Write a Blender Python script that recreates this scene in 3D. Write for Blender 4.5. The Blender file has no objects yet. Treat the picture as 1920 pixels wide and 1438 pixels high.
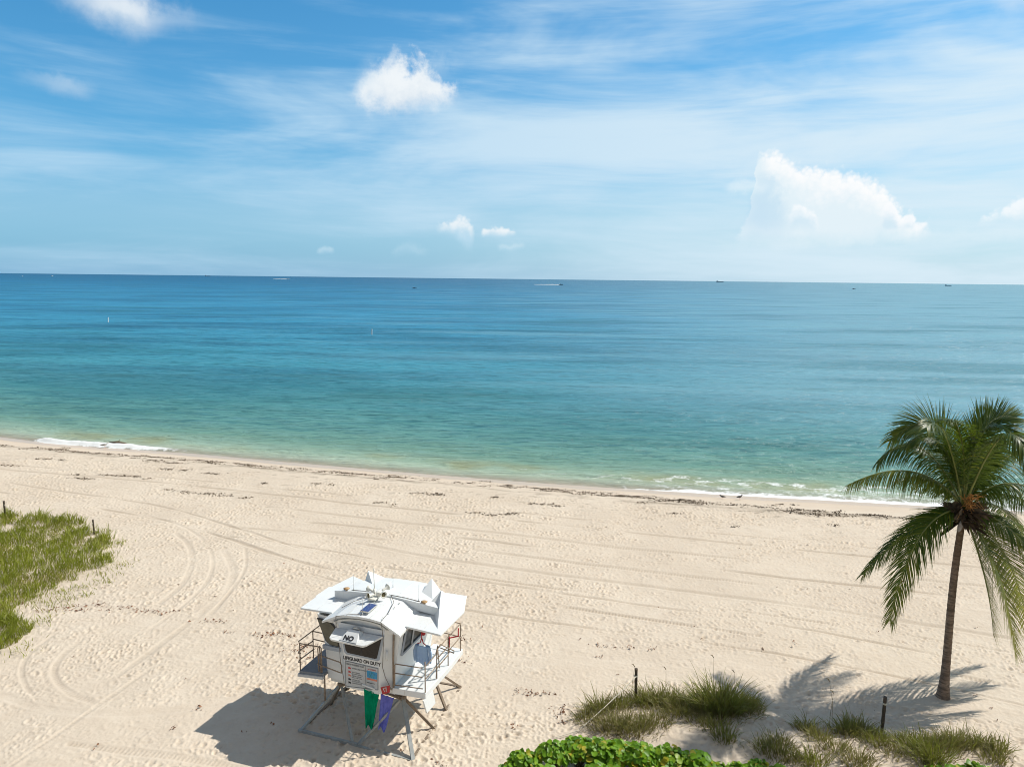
import bpy, math, random
import numpy as np
random.seed(7); RNG = np.random.default_rng(11)
R = math.radians
sc = bpy.context.scene; col = sc.collection

# ------------------------------------------------------------------ camera
CZ = 15.8; PITCH = R(8.08); ROLL = R(0.645); FPX = 1380.0
cam = bpy.data.objects.new('camera', bpy.data.cameras.new('camera')); col.objects.link(cam)
cam.data.sensor_width = 36; cam.data.lens = 36*FPX/1920
cam.data.clip_start = .1; cam.data.clip_end = 300000
from mathutils import Matrix, Vector
cam.matrix_world = Matrix.Translation((0, 0, CZ)) @ Matrix.Rotation(R(90)-PITCH, 4, 'X') @ Matrix.Rotation(ROLL, 4, 'Z')
sc.camera = cam

def ray(px, py):
    u = (px-960)/FPX; v = -(py-719)/FPX
    c, s = math.cos(ROLL), math.sin(ROLL)
    u, v = u*c-v*s, u*s+v*c
    return np.array([u, math.cos(PITCH)+v*math.sin(PITCH), -math.sin(PITCH)+v*math.cos(PITCH)])
def at(px, py, z=0.):                      # point of the survey sketch on the level z
    d = ray(px, py); t = (z-CZ)/d[2]; return np.array([d[0]*t, d[1]*t, z])
def deep(px, py, Y):
    d = ray(px, py); t = Y/d[1]; return np.array([d[0]*t, Y, CZ+d[2]*t])

# ------------------------------------------------------------------ tags
def tag(o, label=None, cat=None, group=None, kind=None):
    for k, v in (('label', label), ('category', cat), ('group', group), ('kind', kind)):
        if v: o[k] = v
    return o
def empty(name, loc=(0, 0, 0), rz=0, **k):
    o = bpy.data.objects.new(name, None); col.objects.link(o); o.empty_display_size = .2
    o.location = loc; o.rotation_euler.z = rz; return tag(o, **k)
def link_mesh(name, me, mat=None, parent=None, **k):
    o = bpy.data.objects.new(name, me); col.objects.link(o)
    if mat: me.materials.append(mat)
    if parent: o.parent = parent
    return tag(o, **k)

# ------------------------------------------------------------------ node helpers
class NT:
    def __init__(s, tree): s.t = tree; s.n = tree.nodes; s.l = tree.links
    def node(s, typ, **kw):
        n = s.n.new(typ)
        for k, v in kw.items(): setattr(n, k, v)
        return n
    def put(s, sock, v):
        if isinstance(v, E): s.l.new(v.o, sock)
        elif isinstance(v, bpy.types.NodeSocket): s.l.new(v, sock)
        else:
            if hasattr(sock.default_value, '__len__') and not hasattr(v, '__len__'): v = [v]*len(sock.default_value)
            if hasattr(v, '__len__') and len(v) == 3 and len(sock.default_value) == 4: v = list(v)+[1]
            sock.default_value = v
    def math(s, op, a, b=0., c=0.):
        n = s.node('ShaderNodeMath', operation=op)
        for i, v in enumerate((a, b, c)): s.put(n.inputs[i], v)
        return E(s, n.outputs[0])
    def val(s, v):
        n = s.node('ShaderNodeValue'); n.outputs[0].default_value = v; return E(s, n.outputs[0])
    def sstep(s, x, lo, hi, a=0., b=1.):
        n = s.node('ShaderNodeMapRange', interpolation_type='SMOOTHSTEP')
        for i, v in enumerate((x, lo, hi, a, b)): s.put(n.inputs[i], v)
        return E(s, n.outputs[0])
    def lin(s, x, lo, hi, a=0., b=1.):
        n = s.node('ShaderNodeMapRange')
        for i, v in enumerate((x, lo, hi, a, b)): s.put(n.inputs[i], v)
        return E(s, n.outputs[0])
    def vec(s, x, y, z=0.):
        n = s.node('ShaderNodeCombineXYZ')
        for i, v in enumerate((x, y, z)): s.put(n.inputs[i], v)
        return n.outputs[0]
    def noise(s, vec, scale=1., detail=4., rough=.55, dist=0., dim='3D'):
        n = s.node('ShaderNodeTexNoise', noise_dimensions=dim); s.put(n.inputs['Vector'], vec)
        s.put(n.inputs['Scale'], scale); s.put(n.inputs['Detail'], detail); s.put(n.inputs['Roughness'], rough); s.put(n.inputs['Distortion'], dist)
        return E(s, n.outputs['Fac'])
    def mix(s, f, a, b, mode='MIX'):
        n = s.node('ShaderNodeMix', data_type='RGBA', blend_type=mode)
        s.put(n.inputs[0], f); s.put(n.inputs[6], a); s.put(n.inputs[7], b); return n.outputs[2]
    def attr(s, name, out='Fac'):
        n = s.node('ShaderNodeAttribute', attribute_name=name)
        return E(s, n.outputs[out]) if out == 'Fac' else n.outputs[out]
    def ramp(s, f, stops):
        n = s.node('ShaderNodeValToRGB'); s.put(n.inputs[0], f); cr = n.color_ramp
        while len(cr.elements) < len(stops): cr.elements.new(.5)
        for e, (p, c) in zip(cr.elements, stops): e.position = p; e.color = list(c)+[1]
        return n.outputs[0]
    def curve(s, x, pts):
        n = s.node('ShaderNodeFloatCurve'); s.put(n.inputs['Value'], x); c = n.mapping.curves[0]
        while len(c.points) < len(pts): c.points.new(.5, .5)
        for p, (a, b) in zip(c.points, pts): p.location = (a, b); p.handle_type = 'AUTO'
        n.mapping.use_clip = False; n.mapping.update(); return E(s, n.outputs[0])
    def bump(s, h, strength, dist, normal=None):
        n = s.node('ShaderNodeBump'); s.put(n.inputs['Height'], h); s.put(n.inputs['Strength'], strength); s.put(n.inputs['Distance'], dist)
        if normal: s.l.new(normal, n.inputs['Normal'])
        return n.outputs[0]
class E:
    def __init__(s, nt, o): s.nt = nt; s.o = o
    def __add__(s, b): return s.nt.math('ADD', s, b)
    __radd__ = __add__
    def __sub__(s, b): return s.nt.math('SUBTRACT', s, b)
    def __rsub__(s, b): return s.nt.math('SUBTRACT', b, s)
    def __mul__(s, b): return s.nt.math('MULTIPLY', s, b)
    __rmul__ = __mul__
    def __truediv__(s, b): return s.nt.math('DIVIDE', s, b)
    def max(s, b): return s.nt.math('MAXIMUM', s, b)
    def min(s, b): return s.nt.math('MINIMUM', s, b)
def new_mat(name):
    m = bpy.data.materials.new(name); m.use_nodes = True; m.node_tree.nodes.clear(); nt = NT(m.node_tree)
    nt.out = nt.node('ShaderNodeOutputMaterial'); return m, nt
def bsdf(nt, color, rough=.6, **k):
    b = nt.node('ShaderNodeBsdfPrincipled'); nt.put(b.inputs['Base Color'], color); nt.put(b.inputs['Roughness'], rough)
    for n, v in k.items(): nt.put(b.inputs[n.replace('_', ' ')], v)
    return b
def simple(name, color, rough=.6, var=.12, scale=6., bump=.0, dirt=None, **k):
    m, nt = new_mat(name); tc = nt.node('ShaderNodeTexCoord').outputs['Object']
    n = nt.noise(tc, scale, 5, .6); f = nt.sstep(n, .3, .7)
    c = nt.mix(f, [v*(1-var) for v in color], [min(1, v*(1+var)) for v in color])
    if dirt:
        d = nt.sstep(nt.noise(tc, scale*2.7, 6, .7), .52, .8)
        c = nt.mix(d*dirt[1], c, dirt[0])
    b = bsdf(nt, c, rough, **k)
    if bump: nt.l.new(nt.bump(nt.noise(tc, scale*4, 4, .6), bump, .02), b.inputs['Normal'])
    nt.l.new(b.outputs[0], nt.out.inputs[0]); return m

# ------------------------------------------------------------------ mesh builder
class MB:
    def __init__(s): s.v = []; s.f = []; s.sm = []
    def add(s, vs, fs, smooth=False):
        n = len(s.v); s.v += [tuple(map(float, p)) for p in vs]; s.f += [tuple(i+n for i in f) for f in fs]; s.sm += [smooth]*len(fs); return s
    def box(s, a, b):
        (x0, y0, z0), (x1, y1, z1) = a, b
        return s.add([(x0,y0,z0),(x1,y0,z0),(x1,y1,z0),(x0,y1,z0),(x0,y0,z1),(x1,y0,z1),(x1,y1,z1),(x0,y1,z1)],
                     [(0,3,2,1),(4,5,6,7),(0,1,5,4),(1,2,6,5),(2,3,7,6),(3,0,4,7)])
    def tube(s, pts, r, n=8, cap=True):
        P = [np.array(p, float) for p in pts]; rr = r if hasattr(r, '__len__') else [r]*len(P)
        vs = []; fs = []; u = None
        for i, p in enumerate(P):
            t = P[min(i+1, len(P)-1)]-P[max(i-1, 0)]; t = t/(np.linalg.norm(t)+1e-9)
            if u is None: u = np.cross(t, [0, 0, 1] if abs(t[2]) < .9 else [1, 0, 0])
            u = u-t*(u@t); u = u/(np.linalg.norm(u)+1e-9); w = np.cross(t, u)
            vs += [p+rr[i]*(u*math.cos(2*math.pi*k/n)+w*math.sin(2*math.pi*k/n)) for k in range(n)]
        for i in range(len(P)-1):
            fs += [(i*n+k, i*n+(k+1) % n, (i+1)*n+(k+1) % n, (i+1)*n+k) for k in range(n)]
        s.add(vs, fs, True)
        if cap:
            m = len(s.v)-len(vs); s.f += [tuple(m+k for k in range(n))[::-1], tuple(m+(len(P)-1)*n+k for k in range(n))]; s.sm += [False]*2
        return s
    def bar(s, a, b, w, h):                 # rectangular beam
        a, b = np.array(a, float), np.array(b, float); t = (b-a)/np.linalg.norm(b-a)
        u = np.cross(t, [0, 0, 1]); u = u/np.linalg.norm(u) if np.linalg.norm(u) > 1e-6 else np.array([1., 0, 0]); v = np.cross(u, t)
        q = [(-1,-1),(1,-1),(1,1),(-1,1)]
        vs = [p+u*i*w/2+v*j*h/2 for p in (a, b) for i, j in q]
        return s.add(vs, [(0,1,2,3),(7,6,5,4),(0,4,5,1),(1,5,6,2),(2,6,7,3),(3,7,4,0)])
    def prism(s, poly, off):                # polygon (3D) swept by a vector
        n = len(poly); P = [np.array(p, float) for p in poly]; o = np.array(off, float)
        return s.add(P+[p+o for p in P], [tuple(range(n)), tuple(range(2*n-1, n-1, -1))]+[(i, i+n, (i+1) % n+n, (i+1) % n) for i in range(n)])
    def lathe(s, prof, c=(0, 0, 0), n=12, axis=(0, 0, 1)):
        A = Vector((0, 0, 1)).rotation_difference(Vector(axis)).to_matrix(); vs = []; fs = []
        for r, z in prof:
            for k in range(n):
                p = A @ Vector((r*math.cos(2*math.pi*k/n), r*math.sin(2*math.pi*k/n), z)); vs.append((p.x+c[0], p.y+c[1], p.z+c[2]))
        for i in range(len(prof)-1): fs += [(i*n+k, i*n+(k+1) % n, (i+1)*n+(k+1) % n, (i+1)*n+k) for k in range(n)]
        fs += [tuple(range(n))[::-1], tuple((len(prof)-1)*n+k for k in range(n))]
        return s.add(vs, fs, True)
    def mesh(s, name):
        me = bpy.data.meshes.new(name); me.from_pydata(s.v, [], s.f); me.polygons.foreach_set('use_smooth', s.sm); me.update(); return me
    def build(s, name, mat, parent=None, bevel=0, **k):
        o = link_mesh(name, s.mesh(name), mat, parent, **k)
        if bevel:
            b = o.modifiers.new('bevel', 'BEVEL'); b.width = bevel; b.segments = 2; b.limit_method = 'ANGLE'
        return o
def fast_mesh(name, V, F, smooth=True):     # numpy verts (n,3), faces (m,k)
    me = bpy.data.meshes.new(name); V = np.ascontiguousarray(V, np.float32); F = np.ascontiguousarray(F, np.int32); k = F.shape[1]
    me.vertices.add(len(V)); me.vertices.foreach_set('co', V.ravel())
    me.loops.add(F.size); me.loops.foreach_set('vertex_index', F.ravel())
    me.polygons.add(len(F)); me.polygons.foreach_set('loop_start', np.arange(0, F.size, k, dtype=np.int32))
    try: me.polygons.foreach_set('loop_total', np.full(len(F), k, np.int32))
    except Exception: pass
    me.polygons.foreach_set('use_smooth', np.full(len(F), smooth)); me.update(calc_edges=True); return me
def vattr(me, name, a):
    d = me.attributes.new(name, 'FLOAT', 'POINT'); d.data.foreach_set('value', np.ascontiguousarray(a, np.float32).ravel())
def vcol(me, name, a):
    d = me.attributes.new(name, 'FLOAT_COLOR', 'POINT'); a = np.concatenate([a, np.ones((len(a), 1))], 1)
    d.data.foreach_set('color', np.ascontiguousarray(a, np.float32).ravel())

# ------------------------------------------------------------------ numpy noise
def hsh(i, j, seed):
    h = (i.astype(np.int64)*374761393+j.astype(np.int64)*668265263+seed*974711) & 0xffffffff
    h = ((h ^ (h >> 13))*1274126177) & 0xffffffff
    h = ((h ^ (h >> 16))*2246822519) & 0xffffffff
    return ((h ^ (h >> 15)) & 0xffffff)/float(0x1000000)
def vnoise(x, y, seed=0):
    i = np.floor(x); j = np.floor(y); fx = x-i; fy = y-j; fx = fx*fx*fx*(fx*(fx*6-15)+10); fy = fy*fy*fy*(fy*(fy*6-15)+10)
    a = hsh(i, j, seed); b = hsh(i+1, j, seed); c = hsh(i, j+1, seed); d = hsh(i+1, j+1, seed)
    return (a*(1-fx)+b*fx)*(1-fy)+(c*(1-fx)+d*fx)*fy
def fbm(x, y, seed=0, o=4, g=.5):
    t = 0; a = 1; n = 0
    for k in range(o): t = t+a*vnoise(x*2**k+17.3*k, y*2**k-9.1*k, seed+k*13); n += a; a *= g
    return t/n
def ss(x, a, b): t = np.clip((x-a)/(b-a), 0, 1); return t*t*(3-2*t)
def fan_grid(ys, s, f0=.78, f1=6.):
    S, Y = np.meshgrid(s, ys); X = S*(f0*Y+f1); ny, nx = X.shape
    i = np.arange(nx*ny).reshape(ny, nx); F = np.stack([i[:-1, :-1], i[:-1, 1:], i[1:, 1:], i[1:, :-1]], -1).reshape(-1, 4)
    return X.ravel(), Y.ravel(), F

# ------------------------------------------------------------------ shoreline
SEA = -1.2
SHP = np.array([at(px, py, SEA)[:2] for px, py in ((-300, 793), (-100, 812), (0, 823), (80, 833), (200, 843), (350, 853), (480, 865), (640, 879), (800, 893), (960, 906), (1150, 919), (1300, 928), (1450, 937), (1600, 945), (1740, 953), (1900, 962))])
SHP = np.concatenate([[[-4000, SHP[0, 1]+.33*(4000+SHP[0, 0])]], SHP, [[4000, SHP[-1, 1]-.1*(4000-SHP[-1, 0])]]])
def shore_d(x, y):                          # metres seaward of the waterline
    ys = np.interp(x, SHP[:, 0], SHP[:, 1]); return (y-ys)*.965
# ------------------------------------------------------------------ sand
def ground_base(x, y):
    d = shore_d(x, y)
    z = SEA*ss(d, -7.5, 1.2)-.1*np.maximum(d-.5, 0)
    z = np.maximum(z, -6)
    near = 1-ss(d, -9, -4)
    z = z+near*(.16*(fbm(x/7, y/7, 3, 3)-.5)+.07*(fbm(x/2.2, y/2.2, 9, 3)-.5))
    m1 = at(1270, 1375)
    z = z+.34*np.exp(-(((x-m1[0])/3.4)**2+((y-m1[1])/1.5)**2))
    m2 = at(1680, 1425)
    z = z+.3*np.exp(-(((x-m2[0])/5.0)**2+((y-m2[1])/1.4)**2))
    return z
def gz(x, y): return float(ground_base(np.array([x]), np.array([y]))[0])

TR = [
 [(-60,895),(0,903),(150,925),(300,945),(430,985),(560,1030),(700,1060),(900,1090),(1150,1125),(1400,1160),(1650,1205),(1960,1268)],
 [(-60,915),(0,922),(140,945),(300,972),(400,1000),(540,1050),(700,1085),(900,1115),(1150,1150),(1400,1188),(1650,1235),(1960,1300)],
 [(400,985),(600,1003),(800,1043),(1000,1073),(1300,1108),(1600,1148),(1960,1205)],
 [(420,1005),(600,1028),(800,1068),(1000,1098),(1300,1133),(1600,1175),(1960,1232)],
 [(470,972),(640,983),(860,1008),(1100,1040),(1400,1075),(1640,1100),(1960,1135)],
 [(470,990),(640,1001),(860,1028),(1100,1058),(1400,1092),(1640,1118),(1960,1153)],
 [(-50,930),(100,938),(250,958),(345,985),(385,1012),(402,1050),(390,1092),(345,1135),(280,1180)],
 [(330,1000),(355,1020),(362,1055),(345,1095),(300,1130)],
 [(395,1005),(425,1040),(440,1075),(425,1115),(395,1150)],
 [(460,1030),(462,1065),(440,1100),(370,1180),(300,1240),(200,1310),(60,1410),(0,1450)],
 [(350,1170),(250,1245),(150,1310),(60,1370),(-40,1430)],
 [(400,1130),(330,1190),(240,1270),(140,1350),(40,1440)],
 [(100,1190),(48,1225),(36,1262),(60,1305),(110,1335)],
 [(150,1200),(105,1235),(98,1270),(130,1300),(180,1318)],
 [(0,1300),(80,1330),(200,1340),(340,1330),(450,1310)],
 [(0,870),(300,893),(600,925),(900,955),(1200,985),(1500,1015),(1900,1050)],
 [(0,880),(300,903),(600,938),(900,970),(1200,1000),(1500,1031),(1900,1068)],
 [(500,950),(800,985),(1100,1020),(1400,1048),(1700,1082),(1960,1110)],
 [(560,1070),(700,1110),(900,1150),(1100,1175),(1400,1215),(1700,1270),(1960,1330)],
 [(130,1395),(260,1410),(400,1430),(500,1455)],
]
TR = [np.array([at(*p)[:2] for p in t]) for t in TR]
def smooth_line(p, n=4):
    for _ in range(2):
        q = [p[0]]
        for a, b in zip(p[:-1], p[1:]): q += [a*.75+b*.25, a*.25+b*.75]
        p = np.array(q+[p[-1]])
    return p
WRK = np.array([at(*p)[:2] for p in ((-200,818),(0,833),(200,850),(480,873),(640,888),(900,908),(1150,932),(1250,943),(1400,952),(1560,963),(1700,973),(1960,992))])

def build_sand():
    n = 980; t = np.linspace(0, 1, n); ys = 16.5*(94/16.5)**t
    ys = np.concatenate([[-6000, -600, -100, -20, 5, 12], ys, [100, 112, 140, 220]])
    s = np.linspace(-1, 1, 1300); s = np.concatenate([[-900, -90, -12, -3, -1.5, -1.1], s, [1.1, 1.5, 3, 12, 90, 900]])
    X, Y, F = fan_grid(ys, s, .76, 3.0)
    back = Y < 16.4
    if back.any():                          # behind the camera the sheet simply widens
        S = np.tile(s, (len(ys), 1)).ravel(); X[back] = S[back]*15.5
    d = shore_d(X, Y); z = ground_base(X, Y)
    fine = (Y > 16.4) & (Y < 95) & (np.abs(X) < .76*Y+3.5)
    x = X[fine]; y = Y[fine]; df = d[fine]; h = np.zeros_like(x); flat = np.zeros_like(x); tone = np.zeros_like(x)
    # tyre ruts
    for k, tr in enumerate(TR):
        p = smooth_line(tr); w = .10+.04*(k % 3); dep = (.020, .024, .016)[k % 3]*(1.6 if k < 6 or 15 <= k < 19 else .7)
        lo = p.min(0)-1.; hi = p.max(0)+1.; idx = np.nonzero((x > lo[0]) & (x < hi[0]) & (y > lo[1]) & (y < hi[1]))[0]
        best = np.full(len(idx), 9.); al = np.zeros(len(idx)); acc = 0
        xs = x[idx]; ysx = y[idx]
        wob = .25*(fbm(xs/3, ysx/3, 60+k, 2)-.5)
        for a, b in zip(p[:-1], p[1:]):
            ab = b-a; L = np.hypot(*ab); u = np.clip(((xs-a[0])*ab[0]+(ysx-a[1])*ab[1])/(L*L), 0, 1)
            dd = np.hypot(xs-a[0]-u*ab[0], ysx-a[1]-u*ab[1]); m = dd < best; best = np.where(m, dd, best); al = np.where(m, acc+u*L, al); acc += L
        best = np.abs(best+wob*.3)
        fade = ss(fbm(xs/5, ysx/5, 80+k, 2), .28, .5)
        rut = np.exp(-(best/w)**4); rim = np.exp(-((best-w*1.45)/(.5*w))**2)
        tread = 1+.35*np.sin(al*2*math.pi/.16)*(k % 2)
        h[idx] += fade*(-dep*rut*tread+dep*.55*rim+.012*rut*(fbm(xs/.12, ysx/.12, 90+k, 2)-.5)); flat[idx] = np.maximum(flat[idx], fade*np.exp(-(best/(w*2.2))**4))
    # broad graded lanes stay smoother
    lane = ss(fbm(x/9+y/40, y/3.2, 31, 3), .45, .62); flat = np.maximum(flat, lane*.45)
    # footprints: jittered cells, elongated pits with a raised lip
    def prints(cell, rad, dep, dens, seed):
        out = np.zeros_like(x); ci = np.floor(x/cell); cj = np.floor(y/cell)
        for di in (-1, 0, 1):
            for dj in (-1, 0, 1):
                i = ci+di; j = cj+dj; px = (i+.15+.7*hsh(i, j, seed))*cell; py = (j+.15+.7*hsh(i, j, seed+1))*cell
                an = hsh(i, j, seed+2)*6.283; on = hsh(i, j, seed+3) < dens; sz = .7+.6*hsh(i, j, seed+4)
                ca = np.cos(an); sa = np.sin(an); dx = x-px; dy = y-py
                q = np.sqrt(((dx*ca+dy*sa)/(rad*1.55))**2+((-dx*sa+dy*ca)/(rad*.95))**2)/sz
                out += on*sz*dep*(-np.exp(-q**2*1.6)+.75*np.exp(-((q-1.35)/.42)**2))
        return out
    dens = ss(fbm(x/3.2, y/2.4, 41, 4), .30, .58); dry = 1-ss(df, -8.5, -5.5)
    walk = (1-flat)*dry*(.35+.65*dens)
    h += walk*(1.05*prints(.34, .075, .030, .8, 101)+prints(.23, .052, .019, .7, 151)+1.15*prints(.60, .105, .036, .55, 171)+prints(1.1, .13, .03, .35, 191)+.8*prints(.47, .06, .03, .4, 211))
    h += (.3+.7*walk)*dry*.020*(fbm(x/.22, y/.22, 77, 3)-.5)
    rake = ss(fbm(x/11, (y+.27*x)/3.0, 57, 3), .42, .60); h += rake*dry*.022*(fbm(x/9, (y+.27*x)/.20, 55, 3)-.5)
    # wrack ridge, scarp of the last high tide
    yw = np.interp(x, WRK[:, 0], WRK[:, 1])+.7*(fbm(x/4, x*0+3, 5, 3)-.5); dw = y-yw
    wr = np.exp(-(dw/.3)**2)*(.3+.7*ss(fbm(x/1.3, y/.8, 19, 3), .38, .6)); h += .07*wr
    deb = np.exp(-(dw/.26)**2)*(.25+.75*ss(fbm(x/1.6, y/.5, 23, 4), .34, .56))*ss(fbm(x/9, y*0+2, 27, 2), .25, .45)
    deb += .45*np.exp(-((dw+.55)/.3)**2)*ss(fbm(x/1.2, y/.4, 24, 4), .45, .65)
    deb += .5*ss(fbm(x/.5, y/.22, 26, 3), .68, .80)*np.exp(-((dw+1.5)/2.2)**2)
    deb += .28*ss(fbm(x/.8, y/.25, 29, 3), .70, .82)*np.exp(-((dw+5)/4.0)**2)
    z[fine] += h
    wet = np.zeros_like(X); wet[fine] = ss(df+.8*(fbm(x/3, y*0, 12, 3)-.5), -1.3, -.2)+.30*ss(df, -6, -3.5); wet[d > -.5] = 1
    debris = np.zeros_like(X); debris[fine] = np.clip(deb, 0, 1)
    ht = np.zeros_like(X); ht[fine] = h
    fl = np.zeros_like(X); fl[fine] = flat
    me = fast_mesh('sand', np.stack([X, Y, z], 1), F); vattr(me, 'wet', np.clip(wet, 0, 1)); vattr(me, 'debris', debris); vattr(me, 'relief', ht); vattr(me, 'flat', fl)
    m, nt = new_mat('sand'); tc = nt.node('ShaderNodeTexCoord').outputs['Object']
    big = nt.sstep(nt.noise(tc, .16, 4, .6), .35, .65); mid = nt.sstep(nt.noise(tc, 1.3, 5, .65), .3, .7); fine_n = nt.noise(tc, 9., 6, .7)
    c = nt.mix(big, (.585, .49, .385), (.635, .54, .43)); c = nt.mix(mid*.35, c, (.53, .425, .32))
    c = nt.mix(nt.sstep(fine_n, .5, .78)*.28, c, (.44, .345, .25))
    c = nt.mix(nt.sstep(nt.attr('relief'), -.004, -.035)*.42, c, (.36, .28, .20))  # pits darkened by colour: painted shade inside the footprints
    speck = nt.sstep(nt.noise(tc, 5.5, 3, .6), .70, .76)*nt.sstep(nt.noise(tc, .5, 3, .6), .42, .62)
    c = nt.mix(speck*.75, c, (.16, .11, .07))
    w = nt.attr('wet'); c = nt.mix(w, c, (.54, .42, .315)); c = nt.mix(nt.attr('debris')*nt.sstep(nt.noise(tc, 7, 4, .7), .3, .6), c, (.085, .06, .035))
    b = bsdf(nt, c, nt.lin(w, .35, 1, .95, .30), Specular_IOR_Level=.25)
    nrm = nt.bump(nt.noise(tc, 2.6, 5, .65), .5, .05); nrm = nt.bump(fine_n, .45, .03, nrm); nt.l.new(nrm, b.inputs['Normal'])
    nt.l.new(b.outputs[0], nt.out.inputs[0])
    return link_mesh('sand', me, m, kind='structure')
build_sand()

# ------------------------------------------------------------------ sea
def build_sea():
    ys = np.concatenate([46*(420/46)**np.linspace(0, 1, 560), 420*(120000/420)**np.linspace(0, 1, 90)[1:]])
    s = np.concatenate([[-400, -40, -6, -2, -1.2], np.linspace(-1, 1, 1000), [1.2, 2, 6, 40, 400]])
    X, Y, F = fan_grid(ys, s, .76, 4.0); d = shore_d(X, Y)
    far = 1-ss(Y, 160, 420); inn = ss(d, .5, 10)
    warp = 5*(fbm(X/45, Y/30, 201, 3)-.5)
    u = d+warp
    sw = .11*np.sin(u*2*math.pi/13.+3*fbm(X/60, Y/60, 203, 2))*ss(fbm(X/32, Y/14, 205, 2), .35, .65)
    sw += .05*np.sin((u*.93+X*.2)*2*math.pi/5.3+4*fbm(X/25, Y/25, 207, 2))
    sw += .10*(fbm(X/4.2, u/1.7, 211, 3)-.5)
    z = SEA+far*inn*sw+.012*(1-inn)*(fbm(X/.8, d/.5, 215, 2)-.5)
    # swash lace and breaking wave
    xi = X; e = d+1.0*(fbm(xi/5, Y*0+1, 221, 3)-.5)
    xL0, xL1 = at(70, 825, SEA)[0], at(350, 850, SEA)[0]; xR = at(1150, 915, SEA)[0]; xM = at(640, 879, SEA)[0]
    right = ss(X, xM, xR+5); left = ss(X, xL0-1, xL0+1.5)*(1-ss(X, xL1-8, xL1+3))
    n1 = fbm(X/.9, d/.55, 231, 4); n2 = fbm(X/2.6, d/1.1, 237, 3)
    lace = 1-np.abs(2*n1-1)*3.2
    rr = ss(X, xR-10, xR+20); edge = np.exp(-(np.maximum(e-.15-.5*rr, 0)/(.20+.55*rr))**2)*ss(e, -.12, .12)*(.30+.65*right+.3*left)
    wash = np.exp(-(np.maximum(e-.3, 0)/(1.2+4.6*right*ss(X, xR-8, xR+18)))**2)*ss(e, -.1, .3)*np.clip(.35*lace+.9*(n2-.38), 0, 1)*(.20+.95*right)
    wash += right*np.exp(-((e-4.2-2.2*(n2-.5))/1.3)**2)*ss(n1, .48, .62)*.55
    front = 1.15+.9*(fbm(X/6, Y*0, 241, 3)-.5); crest = (d-front)
    brk = left*np.exp(-(crest/(.55))**2)*(.75+.5*n1); z += .32*left*np.exp(-((crest-.15)/.4)**2)*(.8+.5*n1)
    foam = np.clip(edge+wash+1.25*brk+left*.5*ss(e, -.1, .2)*(1-ss(crest, -.2, .2))*np.clip(lace, 0, 1), 0, 1)
    z = z+.03*foam*n1
    me = fast_mesh('sea', np.stack([X, Y, z], 1), F); vattr(me, 'shore', d); vattr(me, 'foam', foam)
    m, nt = new_mat('sea water'); tc = nt.node('ShaderNodeTexCoord').outputs['Object']
    sep = nt.node('ShaderNodeSeparateXYZ'); nt.l.new(tc, sep.inputs[0]); x = E(nt, sep.outputs[0]); y = E(nt, sep.outputs[1])
    dd = nt.attr('shore'); sv = nt.vec(x*.35+y*.08, y, 0.)                     # streaks run along the shore
    n_big = nt.noise(nt.vec(x*.006, y*.016), 1., 4, .55, .4); n_mid = nt.noise(nt.vec(x*.02+y*.006, y*.075), 1., 4, .6, .3); n_str = nt.noise(nt.vec(x*.11, y*.5), 1., 4, .6)
    dv = dd+(n_mid-.5)*16.*nt.sstep(dd, 2, 25)+(n_str-.5)*2.5
    # depth colour: log-like ramp
    q = nt.math('LOGARITHM', dv.max(0)+1., 10.)/4.
    c = nt.ramp(q, [(0, (.52, .46, .36)), (.10, (.46, .47, .35)), (.175, (.32, .42, .31)), (.25, (.155, .295, .225)), (.36, (.085, .265, .26)), (.46, (.055, .28, .37)), (.56, (.040, .255, .41)), (.72, (.020, .180, .335)), (.82, (.006, .115, .25)), (1, (.002, .080, .20))])
    c = nt.mix(nt.sstep(n_big, .45, .60)*.42*nt.sstep(dd, 15, 60), c, (.008, .085, .165))  # cloud shadows painted as broad darker blue patches
    c = nt.mix(nt.sstep(n_str, .48, .68)*.40*nt.sstep(dd, 6, 20), c, (.014, .11, .15))
    fstr = nt.noise(nt.vec(x*.30+y*.06, y*1.1), 1., 4, .65); c = nt.mix(nt.sstep(fstr, .49, .64)*.58*nt.sstep(dd, 4, 15)*(1.-nt.sstep(y, 160, 420)), c, (.014, .105, .125))  # ripple shading painted into the colour as dark streaks
    c = nt.mix(nt.sstep(fstr, .46, .32)*.30*(1.-nt.sstep(y, 160, 420))*nt.sstep(dd, 3, 12), c, (.15, .31, .34))  # lit ripple faces painted as paler streaks
    bstr = nt.noise(nt.vec(x*.018, y*.10), 1., 5, .65); c = nt.mix(nt.sstep(bstr, .48, .64)*.42*nt.sstep(y, 80, 200), c, (.006, .06, .12)); c = nt.mix(nt.sstep(bstr, .46, .34)*.22*nt.sstep(y, 80, 200), c, (.10, .26, .36))  # the same painted ripple contrast, coarser, for the far water
    c = nt.mix(nt.sstep(nt.math('ARCTAN2', x, y), -.15, .60)*.80*nt.sstep(dd, 10, 60), c, (.20, .375, .44))  # sky glare painted in: the colour pales towards the right
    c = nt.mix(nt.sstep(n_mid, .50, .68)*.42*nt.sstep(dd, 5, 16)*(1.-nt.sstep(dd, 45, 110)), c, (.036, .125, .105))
    sb = nt.noise(nt.vec(x*.011+y*.004, y*.05), 1., 4, .6, .4); c = nt.mix(nt.sstep(sb, .48, .66)*.55*nt.sstep(dd, 22, 60)*nt.sstep(nt.math('ARCTAN2', x, y), -.5, .3), c, (.17, .375, .45)); c = nt.mix(nt.sstep(sb, .48, .34)*.42*nt.sstep(dd, 8, 25), c, (.020, .135, .165))  # light and shade of the swell painted as pale and dark bands
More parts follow.
